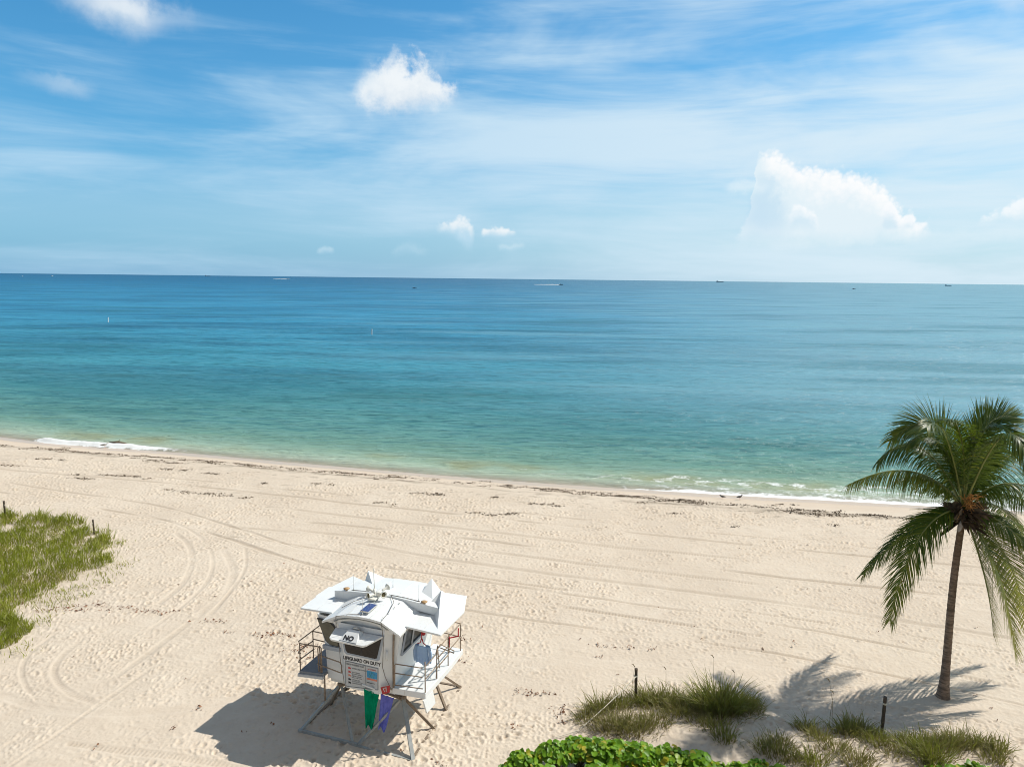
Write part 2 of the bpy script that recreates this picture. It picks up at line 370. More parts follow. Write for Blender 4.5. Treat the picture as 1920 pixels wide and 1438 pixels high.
    # weed and sand stirred up in the shallows
    c = nt.mix(nt.sstep(dv, 2.2, 3.6)*(1.-nt.sstep(dv, 5., 7.5))*nt.sstep(nt.noise(nt.vec(x*.07, y*.07), 1, 3), .45, .62)*.5, c, (.28, .235, .07))
    near = 1.-nt.sstep(y, 90, 700)
    r1 = nt.noise(nt.vec(x*.45+y*.12, y*1.35), 1., 5, .62, .5); r2 = nt.noise(nt.vec(x*.07+y*.02, y*.26), 1., 4, .6, .3); r3 = nt.noise(nt.vec(x*.012, y*.05), 1., 4, .6)
    nrm = nt.bump(r3, .7, 3.5); nrm = nt.bump(r2, .9, 1.3, nrm); nrm = nt.bump(r1, near*.6+.3, .55, nrm)
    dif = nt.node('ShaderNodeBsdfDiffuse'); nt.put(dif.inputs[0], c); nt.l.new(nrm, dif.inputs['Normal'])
    glo = nt.node('ShaderNodeBsdfGlossy'); nt.put(glo.inputs[0], (.92, .96, 1)); nt.put(glo.inputs['Roughness'], .16); nt.l.new(nrm, glo.inputs['Normal'])
    lw = nt.node('ShaderNodeFresnel'); nt.put(lw.inputs[0], 1.33); nt.l.new(nrm, lw.inputs['Normal'])
    fac = (E(nt, lw.outputs[0])*.55+.02).min(.20)
    mx = nt.node('ShaderNodeMixShader'); nt.put(mx.inputs[0], fac); nt.l.new(dif.outputs[0], mx.inputs[1]); nt.l.new(glo.outputs[0], mx.inputs[2])
    tr = nt.node('ShaderNodeBsdfTransparent'); nt.put(tr.inputs[0], (.97, .98, .96)); m2 = nt.node('ShaderNodeMixShader')
    nt.put(m2.inputs[0], nt.sstep(dv, -.3, 3.2)*.7+.3); nt.l.new(tr.outputs[0], m2.inputs[1]); nt.l.new(mx.outputs[0], m2.inputs[2])
    fo = nt.node('ShaderNodeBsdfDiffuse'); nt.put(fo.inputs[0], (.82, .83, .82)); m3 = nt.node('ShaderNodeMixShader')
    ff = nt.sstep(nt.attr('foam')+(nt.noise(nt.vec(x*2.4, y*3.6), 1, 5, .8, .7)-.5)*1.35, .28, .9)
    nt.put(m3.inputs[0], ff*.92); nt.l.new(m2.outputs[0], m3.inputs[1]); nt.l.new(fo.outputs[0], m3.inputs[2])
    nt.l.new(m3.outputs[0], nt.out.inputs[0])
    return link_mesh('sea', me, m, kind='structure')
build_sea()

# ------------------------------------------------------------------ materials
M = dict(
 white=simple('white gelcoat', (.74, .75, .74), .42, .03, 1.5, dirt=((.60, .56, .47), .30), Specular_IOR_Level=.4),
 cream=simple('weathered white gelcoat', (.70, .69, .64), .5, .05, 2., dirt=((.45, .39, .28), .45)),
 grey=simple('grey deck coating', (.20, .215, .235), .8, .08, 3.),
 sill=simple('blue grey sealant', (.34, .38, .43), .6, .06, 3.),
 rail=simple('rusty galvanised tube', (.27, .20, .14), .6, .25, 9., dirt=((.20, .10, .045), .8)),
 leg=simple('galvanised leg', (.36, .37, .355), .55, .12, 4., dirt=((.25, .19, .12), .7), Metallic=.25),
 legbrown=simple('leg brown with painted shade', (.22, .165, .115), .75, .2, 6.),  # leg colour copied browner with the shade painted in; also flag pole
 black=simple('black lettering', (.02, .02, .022), .6, .05),
 greytext=simple('grey lettering', (.16, .17, .18), .6, .05),
 board=simple('sign board', (.50, .515, .52), .45, .06, 4., dirt=((.36, .33, .27), .45)),
 red=simple('red paint', (.40, .015, .02), .45, .1, 5.),
 redtext=simple('red lettering', (.50, .05, .05), .5, .08),
 bluepanel=simple('blue sign print', (.04, .27, .50), .5, .1, 12.),
 orange=simple('orange sign print', (.60, .20, .12), .5, .08),
 dark=simple('dark plastic', (.03, .03, .032), .5, .1),
 wire=simple('brown cable', (.17, .14, .11), .7, .1),
 horn=simple('aged cream plastic', (.72, .70, .62), .5, .08, 6., dirt=((.35, .27, .13), .6)),
 hornin=simple('speaker throat', (.20, .16, .07), .7, .15, 8.),
 post=simple('weathered timber', (.085, .062, .042), .9, .3, 12., bump=.5),
 rope=simple('old white rope', (.62, .57, .46), .85, .1, 20.),
 steel=simple('aerial steel', (.62, .61, .57), .4, .1, Metallic=.5),
 bwhite=simple('buoy white', (.62, .63, .61), .45, .04),
 hullw=simple('boat white', (.74, .75, .76), .4, .05, 1.),
 hulld=simple('dark hull', (.035, .05, .075), .5, .15, 1.),
 ship=simple('hazy ship steel', (.17, .27, .34), .8, .05, .05),  # distance haze mixed into the paint colour
 gull=simple('gull plumage', (.72, .72, .70), .8, .05, 20.),
 gulld=simple('dark plumage', (.07, .06, .055), .8, .2, 30.),
 log=simple('wet driftwood', (.13, .09, .05), .8, .3, 8., bump=.5),
 wreck=simple('dried seaweed', (.125, .088, .052), .9, .35, 9.),
 foam=simple('white wake', (.60, .64, .67), .9, .05, .1),
 leaf=simple('dry leaf litter', (.24, .115, .06), .85, .35, 7.),
)
def gelcoat(name, col_, streak):
    m, nt = new_mat(name); tc = nt.node('ShaderNodeTexCoord').outputs['Object']; s = nt.node('ShaderNodeSeparateXYZ'); nt.l.new(tc, s.inputs[0])
    x, y, z = (E(nt, s.outputs[i]) for i in range(3))
    c = nt.mix(nt.sstep(nt.noise(tc, 1.3, 5, .6), .3, .7), [v*.95 for v in col_], col_)
    run = nt.sstep(nt.noise(nt.vec(x*13., y*13., z*.9), 1., 4, .6), .55, .78)*nt.sstep(nt.noise(tc, 1.1, 3, .6), .42, .66)
    c = nt.mix(run*streak, c, (.42, .35, .25)); blot = nt.sstep(nt.noise(tc, 4.2, 6, .72), .58, .82); c = nt.mix(blot*streak*.8, c, (.50, .47, .40))
    spot = nt.sstep(nt.noise(tc, 17, 3, .6), .72, .77); c = nt.mix(spot*.5, c, (.30, .27, .21))
    b = bsdf(nt, c, nt.lin(blot, 0, 1, .40, .62), Specular_IOR_Level=.35); nt.l.new(nt.bump(nt.noise(tc, 3., 3, .5), .12, .03), b.inputs['Normal'])
    nt.l.new(b.outputs[0], nt.out.inputs[0]); return m
M['white'] = gelcoat('white gelcoat', (.75, .76, .745), .45)
def cloth(name, c1, c2):
    m, nt = new_mat(name); tc = nt.node('ShaderNodeTexCoord').outputs['Object']
    c = nt.mix(nt.sstep(nt.noise(tc, 7, 4, .6), .3, .7), c1, c2)
    d = nt.node('ShaderNodeBsdfDiffuse'); t = nt.node('ShaderNodeBsdfTranslucent'); nt.put(d.inputs[0], c); nt.put(t.inputs[0], c)
    x = nt.node('ShaderNodeMixShader'); x.inputs[0].default_value = .35; nt.l.new(d.outputs[0], x.inputs[1]); nt.l.new(t.outputs[0], x.inputs[2]); nt.l.new(x.outputs[0], nt.out.inputs[0]); return m
M['gflag'] = cloth('green bunting', (.004, .24, .115), (.006, .31, .16))
M['pflag'] = cloth('violet bunting', (.16, .175, .58), (.22, .235, .70))
M['shirt'] = cloth('pale blue jersey', (.42, .58, .80), (.50, .66, .86))
def glassmat():
    m, nt = new_mat('tinted window'); tc = nt.node('ShaderNodeTexCoord').outputs['Object']
    b = bsdf(nt, (.014, .011, .009), .05, Specular_IOR_Level=.35); nt.l.new(b.outputs[0], nt.out.inputs[0]); return m
M['glass'] = glassmat()
def glass2():
    m, nt = new_mat('clear side window'); b = bsdf(nt, (.06, .06, .055), .06, Specular_IOR_Level=.9)
    g = nt.node('ShaderNodeBsdfTransparent'); nt.put(g.inputs[0], (.62, .62, .56)); x = nt.node('ShaderNodeMixShader'); x.inputs[0].default_value = .35
    nt.l.new(g.outputs[0], x.inputs[1]); nt.l.new(b.outputs[0], x.inputs[2]); nt.l.new(x.outputs[0], nt.out.inputs[0]); return m
M['glass2'] = glass2()
def solarmat():
    m, nt = new_mat('solar cells'); tc = nt.node('ShaderNodeTexCoord').outputs['Object']
    br = nt.node('ShaderNodeTexBrick', offset=0.); nt.l.new(tc, br.inputs[0]); nt.put(br.inputs['Color1'], (.012, .025, .14)); nt.put(br.inputs['Color2'], (.018, .035, .17)); nt.put(br.inputs['Mortar'], (.16, .2, .32))
    nt.put(br.inputs['Scale'], 9.); nt.put(br.inputs['Mortar Size'], .03); b = bsdf(nt, br.outputs[0], .15); nt.l.new(b.outputs[0], nt.out.inputs[0]); return m
M['solar'] = solarmat()
def text_mesh(name, body, size, mat, parent, mw, align='LEFT', bold=0., sx=1.):
    cu = bpy.data.curves.new(name, 'FONT'); cu.body = body; cu.size = size; cu.align_x = align; cu.offset = bold; cu.extrude = .002; cu.resolution_u = 3
    o = bpy.data.objects.new(name, cu); col.objects.link(o)
    dg = bpy.context.evaluated_depsgraph_get(); me = bpy.data.meshes.new_from_object(o.evaluated_get(dg)); bpy.data.objects.remove(o); bpy.data.curves.remove(cu)
    me.materials.clear(); me.transform(mw @ Matrix.Diagonal((sx, 1, 1, 1)))
    return link_mesh(name, me, mat, parent)
def frame_mw(o, xdir, ydir):
    x = Vector(xdir).normalized(); y = Vector(ydir); y = (y-x*(y@x)).normalized(); z = x.cross(y)
    m = Matrix((x, y, z)).transposed().to_4x4(); m.translation = Vector(o); return m

# ------------------------------------------------------------------ lifeguard tower (local frame: x right along the sign side, y inland to sea)
TC = np.array([-4.49, 25.23]); TA = R(19.2)
T = empty('lifeguard_tower', (TC[0], TC[1], 0), -TA, label='white raised lifeguard tower with folded roof panels standing on splayed legs in the sand', cat='lifeguard tower')
def tw(p):
    x, y, z = p; c, s = math.cos(TA), math.sin(TA); return (TC[0]+x*c+y*s, TC[1]-x*s+y*c, z)
# cabin shell
def ring(pts, z): return [(x, y, z) for x, y in pts]
bot = ring([(-1.58,-1.36),(-.92,-1.40),(-.62,-1.70),(.63,-1.70),(.98,-1.46),(1.08,-1.38),(1.08,1.45),(-1.58,1.45)], 1.70)
mid = ring([(-1.66,-1.36),(-.98,-1.42),(-.70,-1.69),(.70,-1.69),(1.03,-1.47),(1.20,-1.40),(1.20,1.5),(-1.70,1.5)], 2.92)
top = ring([(-1.95,-1.38),(-1.06,-1.44),(-.92,-1.66),(.90,-1.66),(1.10,-1.48),(1.36,-1.42),(1.36,1.55),(-1.95,1.55)], 4.03)
m = MB(); n = 8; vs = bot+mid+top; fs = []
for a in (0, n):
    for k in range(n):
        if a == n and k in (5,): continue                       # window opening of the right side is cut below
        fs.append((a+k, a+(k+1) % n, a+n+(k+1) % n, a+n+k))
fs += [tuple(range(n))[::-1]]
m.add(vs, fs)
# right wall above the sill: strips around the window opening
def PR(y, z, off=0.):
    return (1.20+(z-2.92)*.16/1.11+off, y, z)
def quadR(y0, y1, z0, z1): m.add([PR(y0, z0), PR(y1, z0), PR(y1, z1), PR(y0, z1)], [(0, 1, 2, 3)])
quadR(-1.405, -1.12, 2.92, 4.03); quadR(.62, 1.52, 2.92, 4.03); quadR(-1.12, .62, 3.84, 4.03)
m.box((-1.5, -1.3, 1.72), (1.02, 1.4, 1.80))                    # inside floor
m.box((-.6, .55, 1.8), (.45, 1.2, 2.7))                         # inside bench, seen through the side window
cab = m.build('cabin', M['white'], T)
# sill ledges
MB().box((-1.72, -1.46, 2.80), (-.98, -1.37, 2.95)).build('window_sill', M['sill'], T, bevel=.01)
# front window
def PF(x, z, off=0.): return (x, -1.70+(z-1.70)*.04/2.33-off, z)
def poly_panel(mb, pts, thick, fn, off):
    P = [fn(a, b, off) for a, b in pts]; Q = fn(pts[0][0], pts[0][1], off-thick); d = np.array(Q)-np.array(P[0]); mb.prism(P, d); return mb
fr = MB(); poly_panel(fr, [(-.80, 3.72), (.88, 3.86), (.70, 2.96), (.62, 2.91), (-.60, 2.93), (-.68, 3.0)], .03, PF, .022)
fo = fr.build('front_window', M['sill'], T)
poly_panel(MB(), [(-.74, 3.70), (.80, 3.82), (.60, 3.01), (.53, 2.98), (-.54, 3.0), (-.61, 3.07)], .02, PF, .034).build('pane', M['glass'], fo)
poly_panel(MB(), [(-.02, 3.75), (.02, 3.75), (.02, 3.0), (-.02, 3.0)], .015, PF, .042).build('mullion', M['dark'], fo)
# left window on the wing
PL = lambda x, z, off=0.: (x, -1.385-off-(z-2.9)*.02, z)
lf = MB(); poly_panel(lf, [(-1.92, 3.93), (-1.33, 3.86), (-1.18, 3.70), (-1.03, 2.97), (-1.42, 2.99), (-1.60, 3.12)], .03, PL, .05)
lo = lf.build('side_window', M['dark'], T)
poly_panel(MB(), [(-1.88, 3.89), (-1.36, 3.82), (-1.22, 3.68), (-1.07, 3.01), (-1.42, 3.03), (-1.57, 3.15)], .02, PL, .064).build('pane', simple('smoky side pane', (.085, .085, .06), .12, .25, 2.2), lo)
# right window: frame bars, pane, louvres
rw = MB()
for a, b in (((-1.12, 2.95), (.62, 2.95)), ((-1.12, 2.95), (-.98, 3.83)), ((.60, 2.95), (.60, 3.83)), ((-1.0, 3.82), (.62, 3.82))): rw.bar(PR(*a, .015), PR(*b, .015), .07, .07)
ro = rw.build('side_window', M['sill'], T)
MB().add([PR(-1.12, 2.93, .0), PR(.62, 2.93, .0), PR(.62, 3.84, .0), PR(-1.12, 3.84, .0)], [(0, 1, 2, 3)]).build('pane', M['glass2'], ro)
MB().bar(PR(-.36, 2.95, .02), PR(-.30, 3.82, .02), .05, .05).build('mullion', M['white'], ro)
# sign side lettering and boards
sb = MB(); poly_panel(sb, [(-.655, 2.70), (.655, 2.66), (.645, 1.86), (-.60, 1.745), (-.645, 1.80)], .02, PF, .020)
# board outline as frame
bo = sb.build('sign_board', M['board'], T)
fb = MB(); pts = [(-.64, 2.685), (.64, 2.645), (.63, 1.875), (-.60, 1.762), (-.632, 1.81)]
for i in range(5): fb.bar(PF(*pts[i], .026), PF(*pts[(i+1) % 5], .026), .012, .014)
fb.bar(PF(.165, 2.66, .026), PF(.165, 1.84, .026), .012, .014); fb.build('border', M['greytext'], bo)
def ftxt(nm, body, size, x, z, mat, par, align='LEFT', bold=0., sx=1., off=.030, tilt=0.):
    return text_mesh(nm, body, size, mat, par, frame_mw(PF(x, z, off), (1, 0, tilt), (0, 0, 1)), align, bold, sx)
ftxt('lettering', 'LIFEGUARD ON DUTY', .165, 0.0, 2.735, M['black'], T, 'CENTER', .010, .88, .008)
ftxt('heading', 'BEACH WARNING FLAGS', .085, -.24, 2.565, M['greytext'], bo, 'CENTER', .0, .72)
rows = [(2.44, 'redtext', 'WATER CLOSED TO PUBLIC', ''), (2.30, 'redtext', 'HIGH HAZARD', 'High surf and/or strong currents'), (2.17, 'orange', 'MEDIUM HAZARD', 'Moderate surf and/or currents'), (2.03, 'black', 'LOW HAZARD', 'Calm conditions, exercise caution'), (1.91, 'black', 'DANGEROUS MARINE LIFE', '')]
for z, mt, a, b in rows:
    fl = MB(); poly_panel(fl, [(-.52, z+.055), (-.425, z+.035), (-.425, z-.02), (-.50, z-.01), (-.52, z-.03)], .004, PF, .026); fl.build('flag_symbol', M[mt], bo)
    ftxt('line', a, .055, -.38, z+.005, M['greytext'], bo, sx=.85)
    if b: ftxt('line', b, .04, -.38, z-.045, M['greytext'], bo, sx=.8)
poly_panel(MB(), [(.21, 2.50), (.60, 2.49), (.60, 2.24), (.21, 2.25)], .006, PF, .026).build('blue_diagram', M['bluepanel'], bo)
dg_ = MB()
for s_ in (-1, 1):
    pts_ = [PF(.40+s_*(.03+.07*t), 2.27+.19*t-.06*t*t, .032) for t in np.linspace(0, 1, 6)]; dg_.tube(pts_, .012, 5)
dg_.tube([PF(.40+.03*math.cos(a), 2.43+.03*math.sin(a), .032) for a in np.linspace(0, 6.28, 9)], .008, 5)
dg_.build('current_arrows', simple('teal print', (.10, .40, .36), .5), bo)
poly_panel(MB(), [(.21, 2.235), (.60, 2.225), (.60, 2.165), (.21, 2.175)], .006, PF, .026).build('orange_strip', M['orange'], bo)
ftxt('heading', 'RIP CURRENTS', .06, .405, 2.535, M['redtext'], bo, 'CENTER', 0, .8)
ftxt('line', 'Break the grip of the rip', .034, .215, 2.06, M['black'], bo, bold=.001, sx=.9)
# awning with NO
aw = MB()
topp = [(-1.02,-1.66,3.83), (-.92,-2.22,3.745), (-.80,-2.31,3.735), (.40,-2.29,3.70), (.50,-2.22,3.72), (.86,-1.72,3.86)]
aw.prism(topp, (0, .02, -.075)); an = aw.build('awning', M['white'], T, bevel=.02)
MB().add([(-.50,-2.27,3.75), (.17,-2.27,3.74), (.06,-1.90,3.99), (-.33,-1.90,3.99), (-.42,-1.68,3.86), (.10,-1.68,3.86)], [(0,1,2,3), (1,5,2), (0,3,4), (3,2,5,4), (0,4,5,1)]).build('light_housing', M['white'], an)
MB().lathe([(.02, 0), (.12, .01), (.14, .04), (.11, .07), (.02, .09)], (-.14,-1.80,3.93), 14, (0,.75,.62)).build('lamp', M['steel'], an)
text_mesh('lettering', 'NO', .235, M['black'], an, frame_mw((-.375,-2.235,3.772), (1, 0, -.02), (0, .37, .25)) @ Matrix.Translation((0, .0, .012)), 'LEFT', .010, 1.0)
# wall edge wires and drain pipe
MB().tube([(1.115, -1.50, 1.72), (1.125, -1.52, 3.0), (1.16, -1.53, 4.0)], .035, 10).build('drain_pipe', M['rail'], T)
MB().tube([(.93, -1.60, 2.95), (.945, -1.62, 3.3)], .03, 8).build('light_tube', M['white'], T)
MB().tube([(.80, -1.74, 4.36), (.84, -1.74, 4.1), (.86, -1.70, 3.6), (.80, -1.68, 2.7), (.86, -1.60, 2.3), (1.05, -1.55, 1.9), (1.12, -1.52, 1.75)], .010, 6).build('cable', M['wire'], T)
MB().tube([(-.62, -1.74, 4.36), (-.95, -1.745, 4.28), (-.99, -1.68, 3.9), (-.93, -1.62, 3.3), (-.86, -1.66, 2.6), (-.78, -1.62, 2.0), (-.70, -1.70, 1.72)], .010, 6).build('cable', M['wire'], T)
# roof: front vault
prof = [(-1.56,4.07),(-1.30,4.19),(-.97,4.345),(-.55,4.43),(-.1,4.475),(.35,4.475),(.80,4.43),(1.10,4.275),(1.52,4.07)]
rv = MB(); k = len(prof)
vs = [(x*.98 if y == 0 else x, -1.72 if y == 0 else -.12, z-.08*(1-y)) for y in (0, 1) for x, z in prof]+[(x*.98 if y == 0 else x, -1.72 if y == 0 else -.12, z-.075-.08*(1-y)) for y in (0, 1) for x, z in prof]
fs = [(i, i+1, k+i+1, k+i) for i in range(k-1)]+[(2*k+i, 3*k+i, 3*k+i+1, 2*k+i+1) for i in range(k-1)]+[(i, 2*k+i, 2*k+i+1, i+1) for i in range(k-1)]+[(k+i, k+i+1, 3*k+i+1, 3*k+i) for i in range(k-1)]+[(0, k, 3*k, 2*k), (k-1, 3*k-1, 4*k-1, 2*k-1)]
rv.add(vs, fs); rv.build('front_roof', M['white'], T)
# gable wall under the vault
gp = [(x*.93, -1.56, z-.16) for x, z in prof]; MB().prism(gp+[(1.35, -1.56, 3.90), (-1.35, -1.56, 3.90)], (0, 1.40, 0)).build('gable', M['white'], T)
gp = [(x*.90, -1.665, z-.22) for x, z in prof[1:-1]]; MB().prism(gp+[(x*.86, y, z-.04) for x, y, z in gp[::-1]], (0, .09, 0)).build('gable_moulding', M['cream'], T)
# back roof, a thick raised shell whose front face stands above the flaps
bp = [(-2.02,-.15,4.375),(-1.2,-.15,4.465),(-.4,-.15,4.52),(.5,-.15,4.52),(1.2,-.15,4.475),(2.15,-.15,4.385),(2.2,.70,4.36),(1.05,1.52,4.43),(.5,1.51,4.455),(-.3,1.47,4.455),(-.85,1.42,4.43),(-1.5,.92,4.40)]
br = MB(); nb = len(bp); br.add(bp+[(x, y, z-.30) for x, y, z in bp], [(0,1,11), (1,2,10,11), (2,3,8,9), (2,9,10), (3,4,7,8), (4,5,6,7)]+[tuple(range(2*nb-1, nb-1, -1))]+[(i, i+nb, (i+1) % nb+nb, (i+1) % nb) for i in range(nb)])
br.build('back_roof', M['white'], T)
MB().box((-1.85, -.1, 4.0), (1.3, 1.25, 4.075)).build('ceiling_panel', M['cream'], T)
# flaps folded out to the sides
def slab(poly, t): return MB().prism(poly, (0, 0, -t))
slab([(-2.74,-1.25,4.07),(-1.46,-1.20,4.085),(-1.42,1.40,4.10),(-1.75,1.55,4.10),(-2.48,1.86,4.09),(-2.70,.70,4.08),(-2.80,.66,4.08),(-2.80,-.22,4.08),(-2.74,-.28,4.08)], .07).build('roof_flap', M['white'], T, bevel=.012)
slab([(1.44,-1.22,4.085),(2.80,-1.33,4.07),(2.86,.55,4.08),(2.45,1.75,4.09),(1.40,1.70,4.10)], .07).build('roof_flap', M['white'], T, bevel=.012)
def hornfin(tip, base, name='roof_fin'):
    b = MB(); nb = len(base); b.add([tip]+base, [(0, i+1, (i+1) % nb+1) for i in range(nb)]+[tuple(range(nb, 0, -1))]); b.build(name, M['white'], T)
hornfin((-1.46, 1.30, 4.67), [(-1.50, .96, 4.08), (-.88, .64, 4.43), (-.80, 1.44, 4.43), (-1.55, 1.74, 4.08)])
hornfin((1.20, 1.36, 4.74), [(1.10, .66, 4.43), (1.72, .34, 4.40), (1.95, .90, 4.34), (1.05, 1.52, 4.42)])
hornfin((1.96, .55, 4.72), [(1.72, .18, 4.40), (2.03, -.16, 4.08), (2.54, -1.0, 4.075), (2.84, .56, 4.08), (2.2, 1.3, 4.09)])
# seams and fastenings on the roof
sm = MB()
for x0, z0 in ((-.55, 4.43), (.35, 4.475)): sm.tube([(x0, -1.70, z0-.07), (x0, -.9, z0-.03), (x0, -.16, z0+.004)], .006, 4)
sm.build('roof_seam', M['cream'], T)
for x in (-.4, .5): MB().tube([(x, -.13, 4.522), (x*.9, 1.47, 4.458)], .006, 4).build('roof_seam', M['cream'], T)
for x in (-2.1, 2.1): MB().tube([(x, -1.15, 4.078), (x, .0 if x > 0 else 1.6, 4.094)], .005, 4).build('roof_seam', M['cream'], T)
# roof fittings
def aerial(x, y, z, h): 
    b = MB().tube([(x, y, z-.02), (x, y, z+.08)], .016, 8); b.tube([(x, y, z+.08), (x+.01, y, z+h)], .006, 6); b.build('aerial', M['steel'], T)
aerial(-1.28, -.04, 4.46, .62); aerial(-.02, .62, 4.52, .62); aerial(1.36, -.04, 4.46, .62); aerial(.0, -1.58, 4.40, .62)
mb = MB().tube([(-.27, -.30, 4.48), (-.27, -.30, 4.78)], .05, 8); mb.tube([(-.27, -.30, 4.78), (-.28, -.30, 5.55)], .016, 6); mb.build('mast', M['horn'], T)
def speaker(x, y, z, d):
    d = np.array(d, float); d /= np.linalg.norm(d)
    b = MB().lathe([(.03, -.18), (.045, -.16), (.04, -.04), (.065, .02), (.11, .08), (.125, .09), (.12, .095), (.08, .05)], (x, y, z), 14, tuple(d)); s_ = b.build('horn_speaker', M['horn'], T)
    MB().lathe([(.088, .052), (.02, .02)], (x, y, z), 14, tuple(d)).build('speaker_throat', M['hornin'], s_)
    return s_
speaker(-.27, -.62, 4.66, (-.4, -.9, .1)); speaker(.14, -.42, 4.68, (.8, -.5, .1)); speaker(-.5, -.2, 4.68, (-.9, .3, .15)); speaker(.0, .05, 4.70, (.3, .9, .15))
MB().box((-.33, -.66, 4.49), (-.05, -.25, 4.56)).box((-.14, -.42, 4.56), (.02, -.28, 4.72)).build('equipment_box', M['horn'], T, bevel=.02)
for x in (-1.55, 1.60):
    b = MB().lathe([(.03, 0), (.03, .05), (.11, .07), (.12, .09), (.05, .12)], (x, -.09, 4.42), 12); b.build('beacon_lamp', simple('rusty lamp', (.42, .26, .12), .7, .3, 15.), T)
so_ = MB().box((-.13, -1.53, 4.475), (.20, -.90, 4.52)).build('solar_panel', M['steel'], T)
MB().box((-.11, -1.51, 4.520), (.18, -.92, 4.527)).build('cells', M['solar'], so_)
MB().tube([(.80, -1.72, 4.38), (.78, -1.2, 4.44), (.62, -.5, 4.50), (.3, -.1, 4.54)], .010, 5).build('cable', M['wire'], T)
for y in (-1.55, -1.15, -.75, -.4): MB().lathe([(.03, 0), (.025, .02), (.01, .03)], (.78, y, 4.43+.02*y+.02), 8).build('clamp', M['steel'], T)
MB().tube([(-.62, -1.72, 4.37), (-.35, -1.66, 4.41), (0, -1.58, 4.42)], .010, 5).build('cable', M['wire'], T)
MB().tube([(-1.0, -1.3, 4.38), (-.8, -.8, 4.44), (-.45, -.55, 4.52)], .010, 5).build('cable', M['wire'], T)
MB().tube([(-1.35, -.06, 4.47), (-.7, -.06, 4.52), (-.2, -.1, 4.55)], .012, 5).build('cable', M['wire'], T)
MB().tube([(1.42, -.06, 4.47), (.8, -.06, 4.52), (.2, -.1, 4.55)], .012, 5).build('cable', M['wire'], T)
# decks
dk = MB().prism([(1.08,-1.55,1.95),(2.30,-1.46,1.95),(2.34,.45,1.95),(2.30,1.75,1.95),(1.08,1.75,1.95)], (0, 0, -.22)); dk.build('deck', M['white'], T, bevel=.02)
MB().prism([(-1.60,-1.60,1.95),(-2.52,-1.72,1.95),(-2.60,1.5,1.95),(-1.60,1.5,1.95)], (0, 0, -.12)).build('platform', M['grey'], T)
MB().prism([(-1.60,-1.66,1.86),(-2.56,-1.78,1.86),(-2.56,-1.66,1.86),(-1.60,-1.55,1.86)], (0, 0, -.10)).build('platform_edge', M['board'], T)
MB().prism([(2.25,-1.60,1.74),(2.28,-.93,1.74),(2.31,-.80,1.22),(2.29,-1.42,1.20)], (.04, .02, 0)).build('skirt_panel', M['white'], T)
MB().box((-1.5, -1.3, 1.55), (1.05, 1.4, 1.69)).build('floor_beam', M['cream'], T)
MB().box((-1.3, -1.13, 1.36), (1.3, -1.0, 1.54)).box((-1.3, 1.0, 1.36), (1.3, 1.13, 1.54)).box((-1.3, -1.0, 1.36), (-1.18, 1.0, 1.54)).box((1.18, -1.0, 1.36), (1.3, 1.0, 1.54)).build('base_frame', M['legbrown'], T)
# railings: right deck
def rails(paths, r=.021): 
    for p in paths:
        upright = len(p) == 2 and abs(p[0][0]-p[1][0])+abs(p[0][1]-p[1][1]) < .02
        MB().tube(p, r, 8).build('rail_post' if upright else 'handrail', M['rail'], T)
rails([[(2.27,-1.42,1.95),(2.27,-1.42,3.05)], [(2.27,-.50,1.95),(2.27,-.50,3.05)], [(2.27,.46,1.95),(2.27,.46,3.05)], [(2.27,1.6,1.95),(2.27,1.6,3.05)],
       [(2.27,-.55,2.0),(2.27,-.46,3.03),(2.27,.40,3.03),(2.27,.46,2.95)], [(2.27,-.5,2.68),(2.27,.46,2.68)], [(2.27,-.5,2.35),(2.27,.46,2.35)], [(2.27,.46,3.03),(2.27,1.6,3.03)], [(2.27,.46,2.5),(2.27,1.6,2.5)], [(2.27,1.6,3.03),(1.3,1.7,3.03)], [(2.27,1.6,2.5),(1.3,1.7,2.5)]])
rails([[(1.19,-1.56,2.10),(1.19,-1.57,2.78),(1.24,-1.57,2.86),(2.20,-1.50,2.86)], [(1.19,-1.57,2.52),(2.20,-1.48,2.52)], [(1.19,-1.56,2.08),(2.20,-1.47,2.10)]], .019)
rails([[(2.29,-1.40,2.9),(2.29,-.6,2.9)], [(2.29,-1.40,2.45),(2.29,-.6,2.45)]], .017)
rails([[(2.30,-.45,3.10),(2.32,-.30,3.14),(2.55,.35,2.62),(2.52,.40,2.50),(2.30,-.25,2.98)], [(1.9,.2,2.45),(1.95,.25,2.75),(2.3,-.35,2.28)], [(2.2,.65,3.05),(2.4,.25,2.55)]], .019)
# railings: left platform
rails([[(-2.52,-1.66,1.95),(-2.52,-1.66,2.98)], [(-2.56,-.80,1.95),(-2.56,-.80,3.02)], [(-2.58,.6,1.95),(-2.58,.6,3.0)],
       [(-1.72,-1.58,1.95),(-1.74,-1.60,2.96)], [(-2.58,.6,3.0),(-2.56,-.80,3.02),(-2.60,-1.60,2.99),(-2.52,-1.68,2.97),(-1.80,-1.61,2.94)],
       [(-2.57,-.80,2.62),(-2.60,-1.60,2.62),(-2.56,-1.70,2.60),(-2.46,-1.68,2.60)], [(-2.57,-.80,2.28),(-2.60,-1.60,2.28),(-2.56,-1.70,2.26),(-2.46,-1.68,2.26)], [(-2.56,-.8,3.0),(-1.75,-.75,2.96)], [(-2.56,-.8,2.70),(-1.9,-.78,2.66)],
       [(-1.78,-1.61,2.0),(-1.80,-1.62,2.88),(-1.74,-1.64,2.98),(-1.66,-1.62,2.92),(-1.66,-1.60,2.0)], [(-1.70,-1.60,2.62),(-.92,-1.60,2.52),(-.88,-1.62,2.46)], [(-1.84,-1.63,2.30),(-1.0,-1.62,2.16),(-.86,-1.62,2.14),(-.84,-1.62,2.46)]], .021)
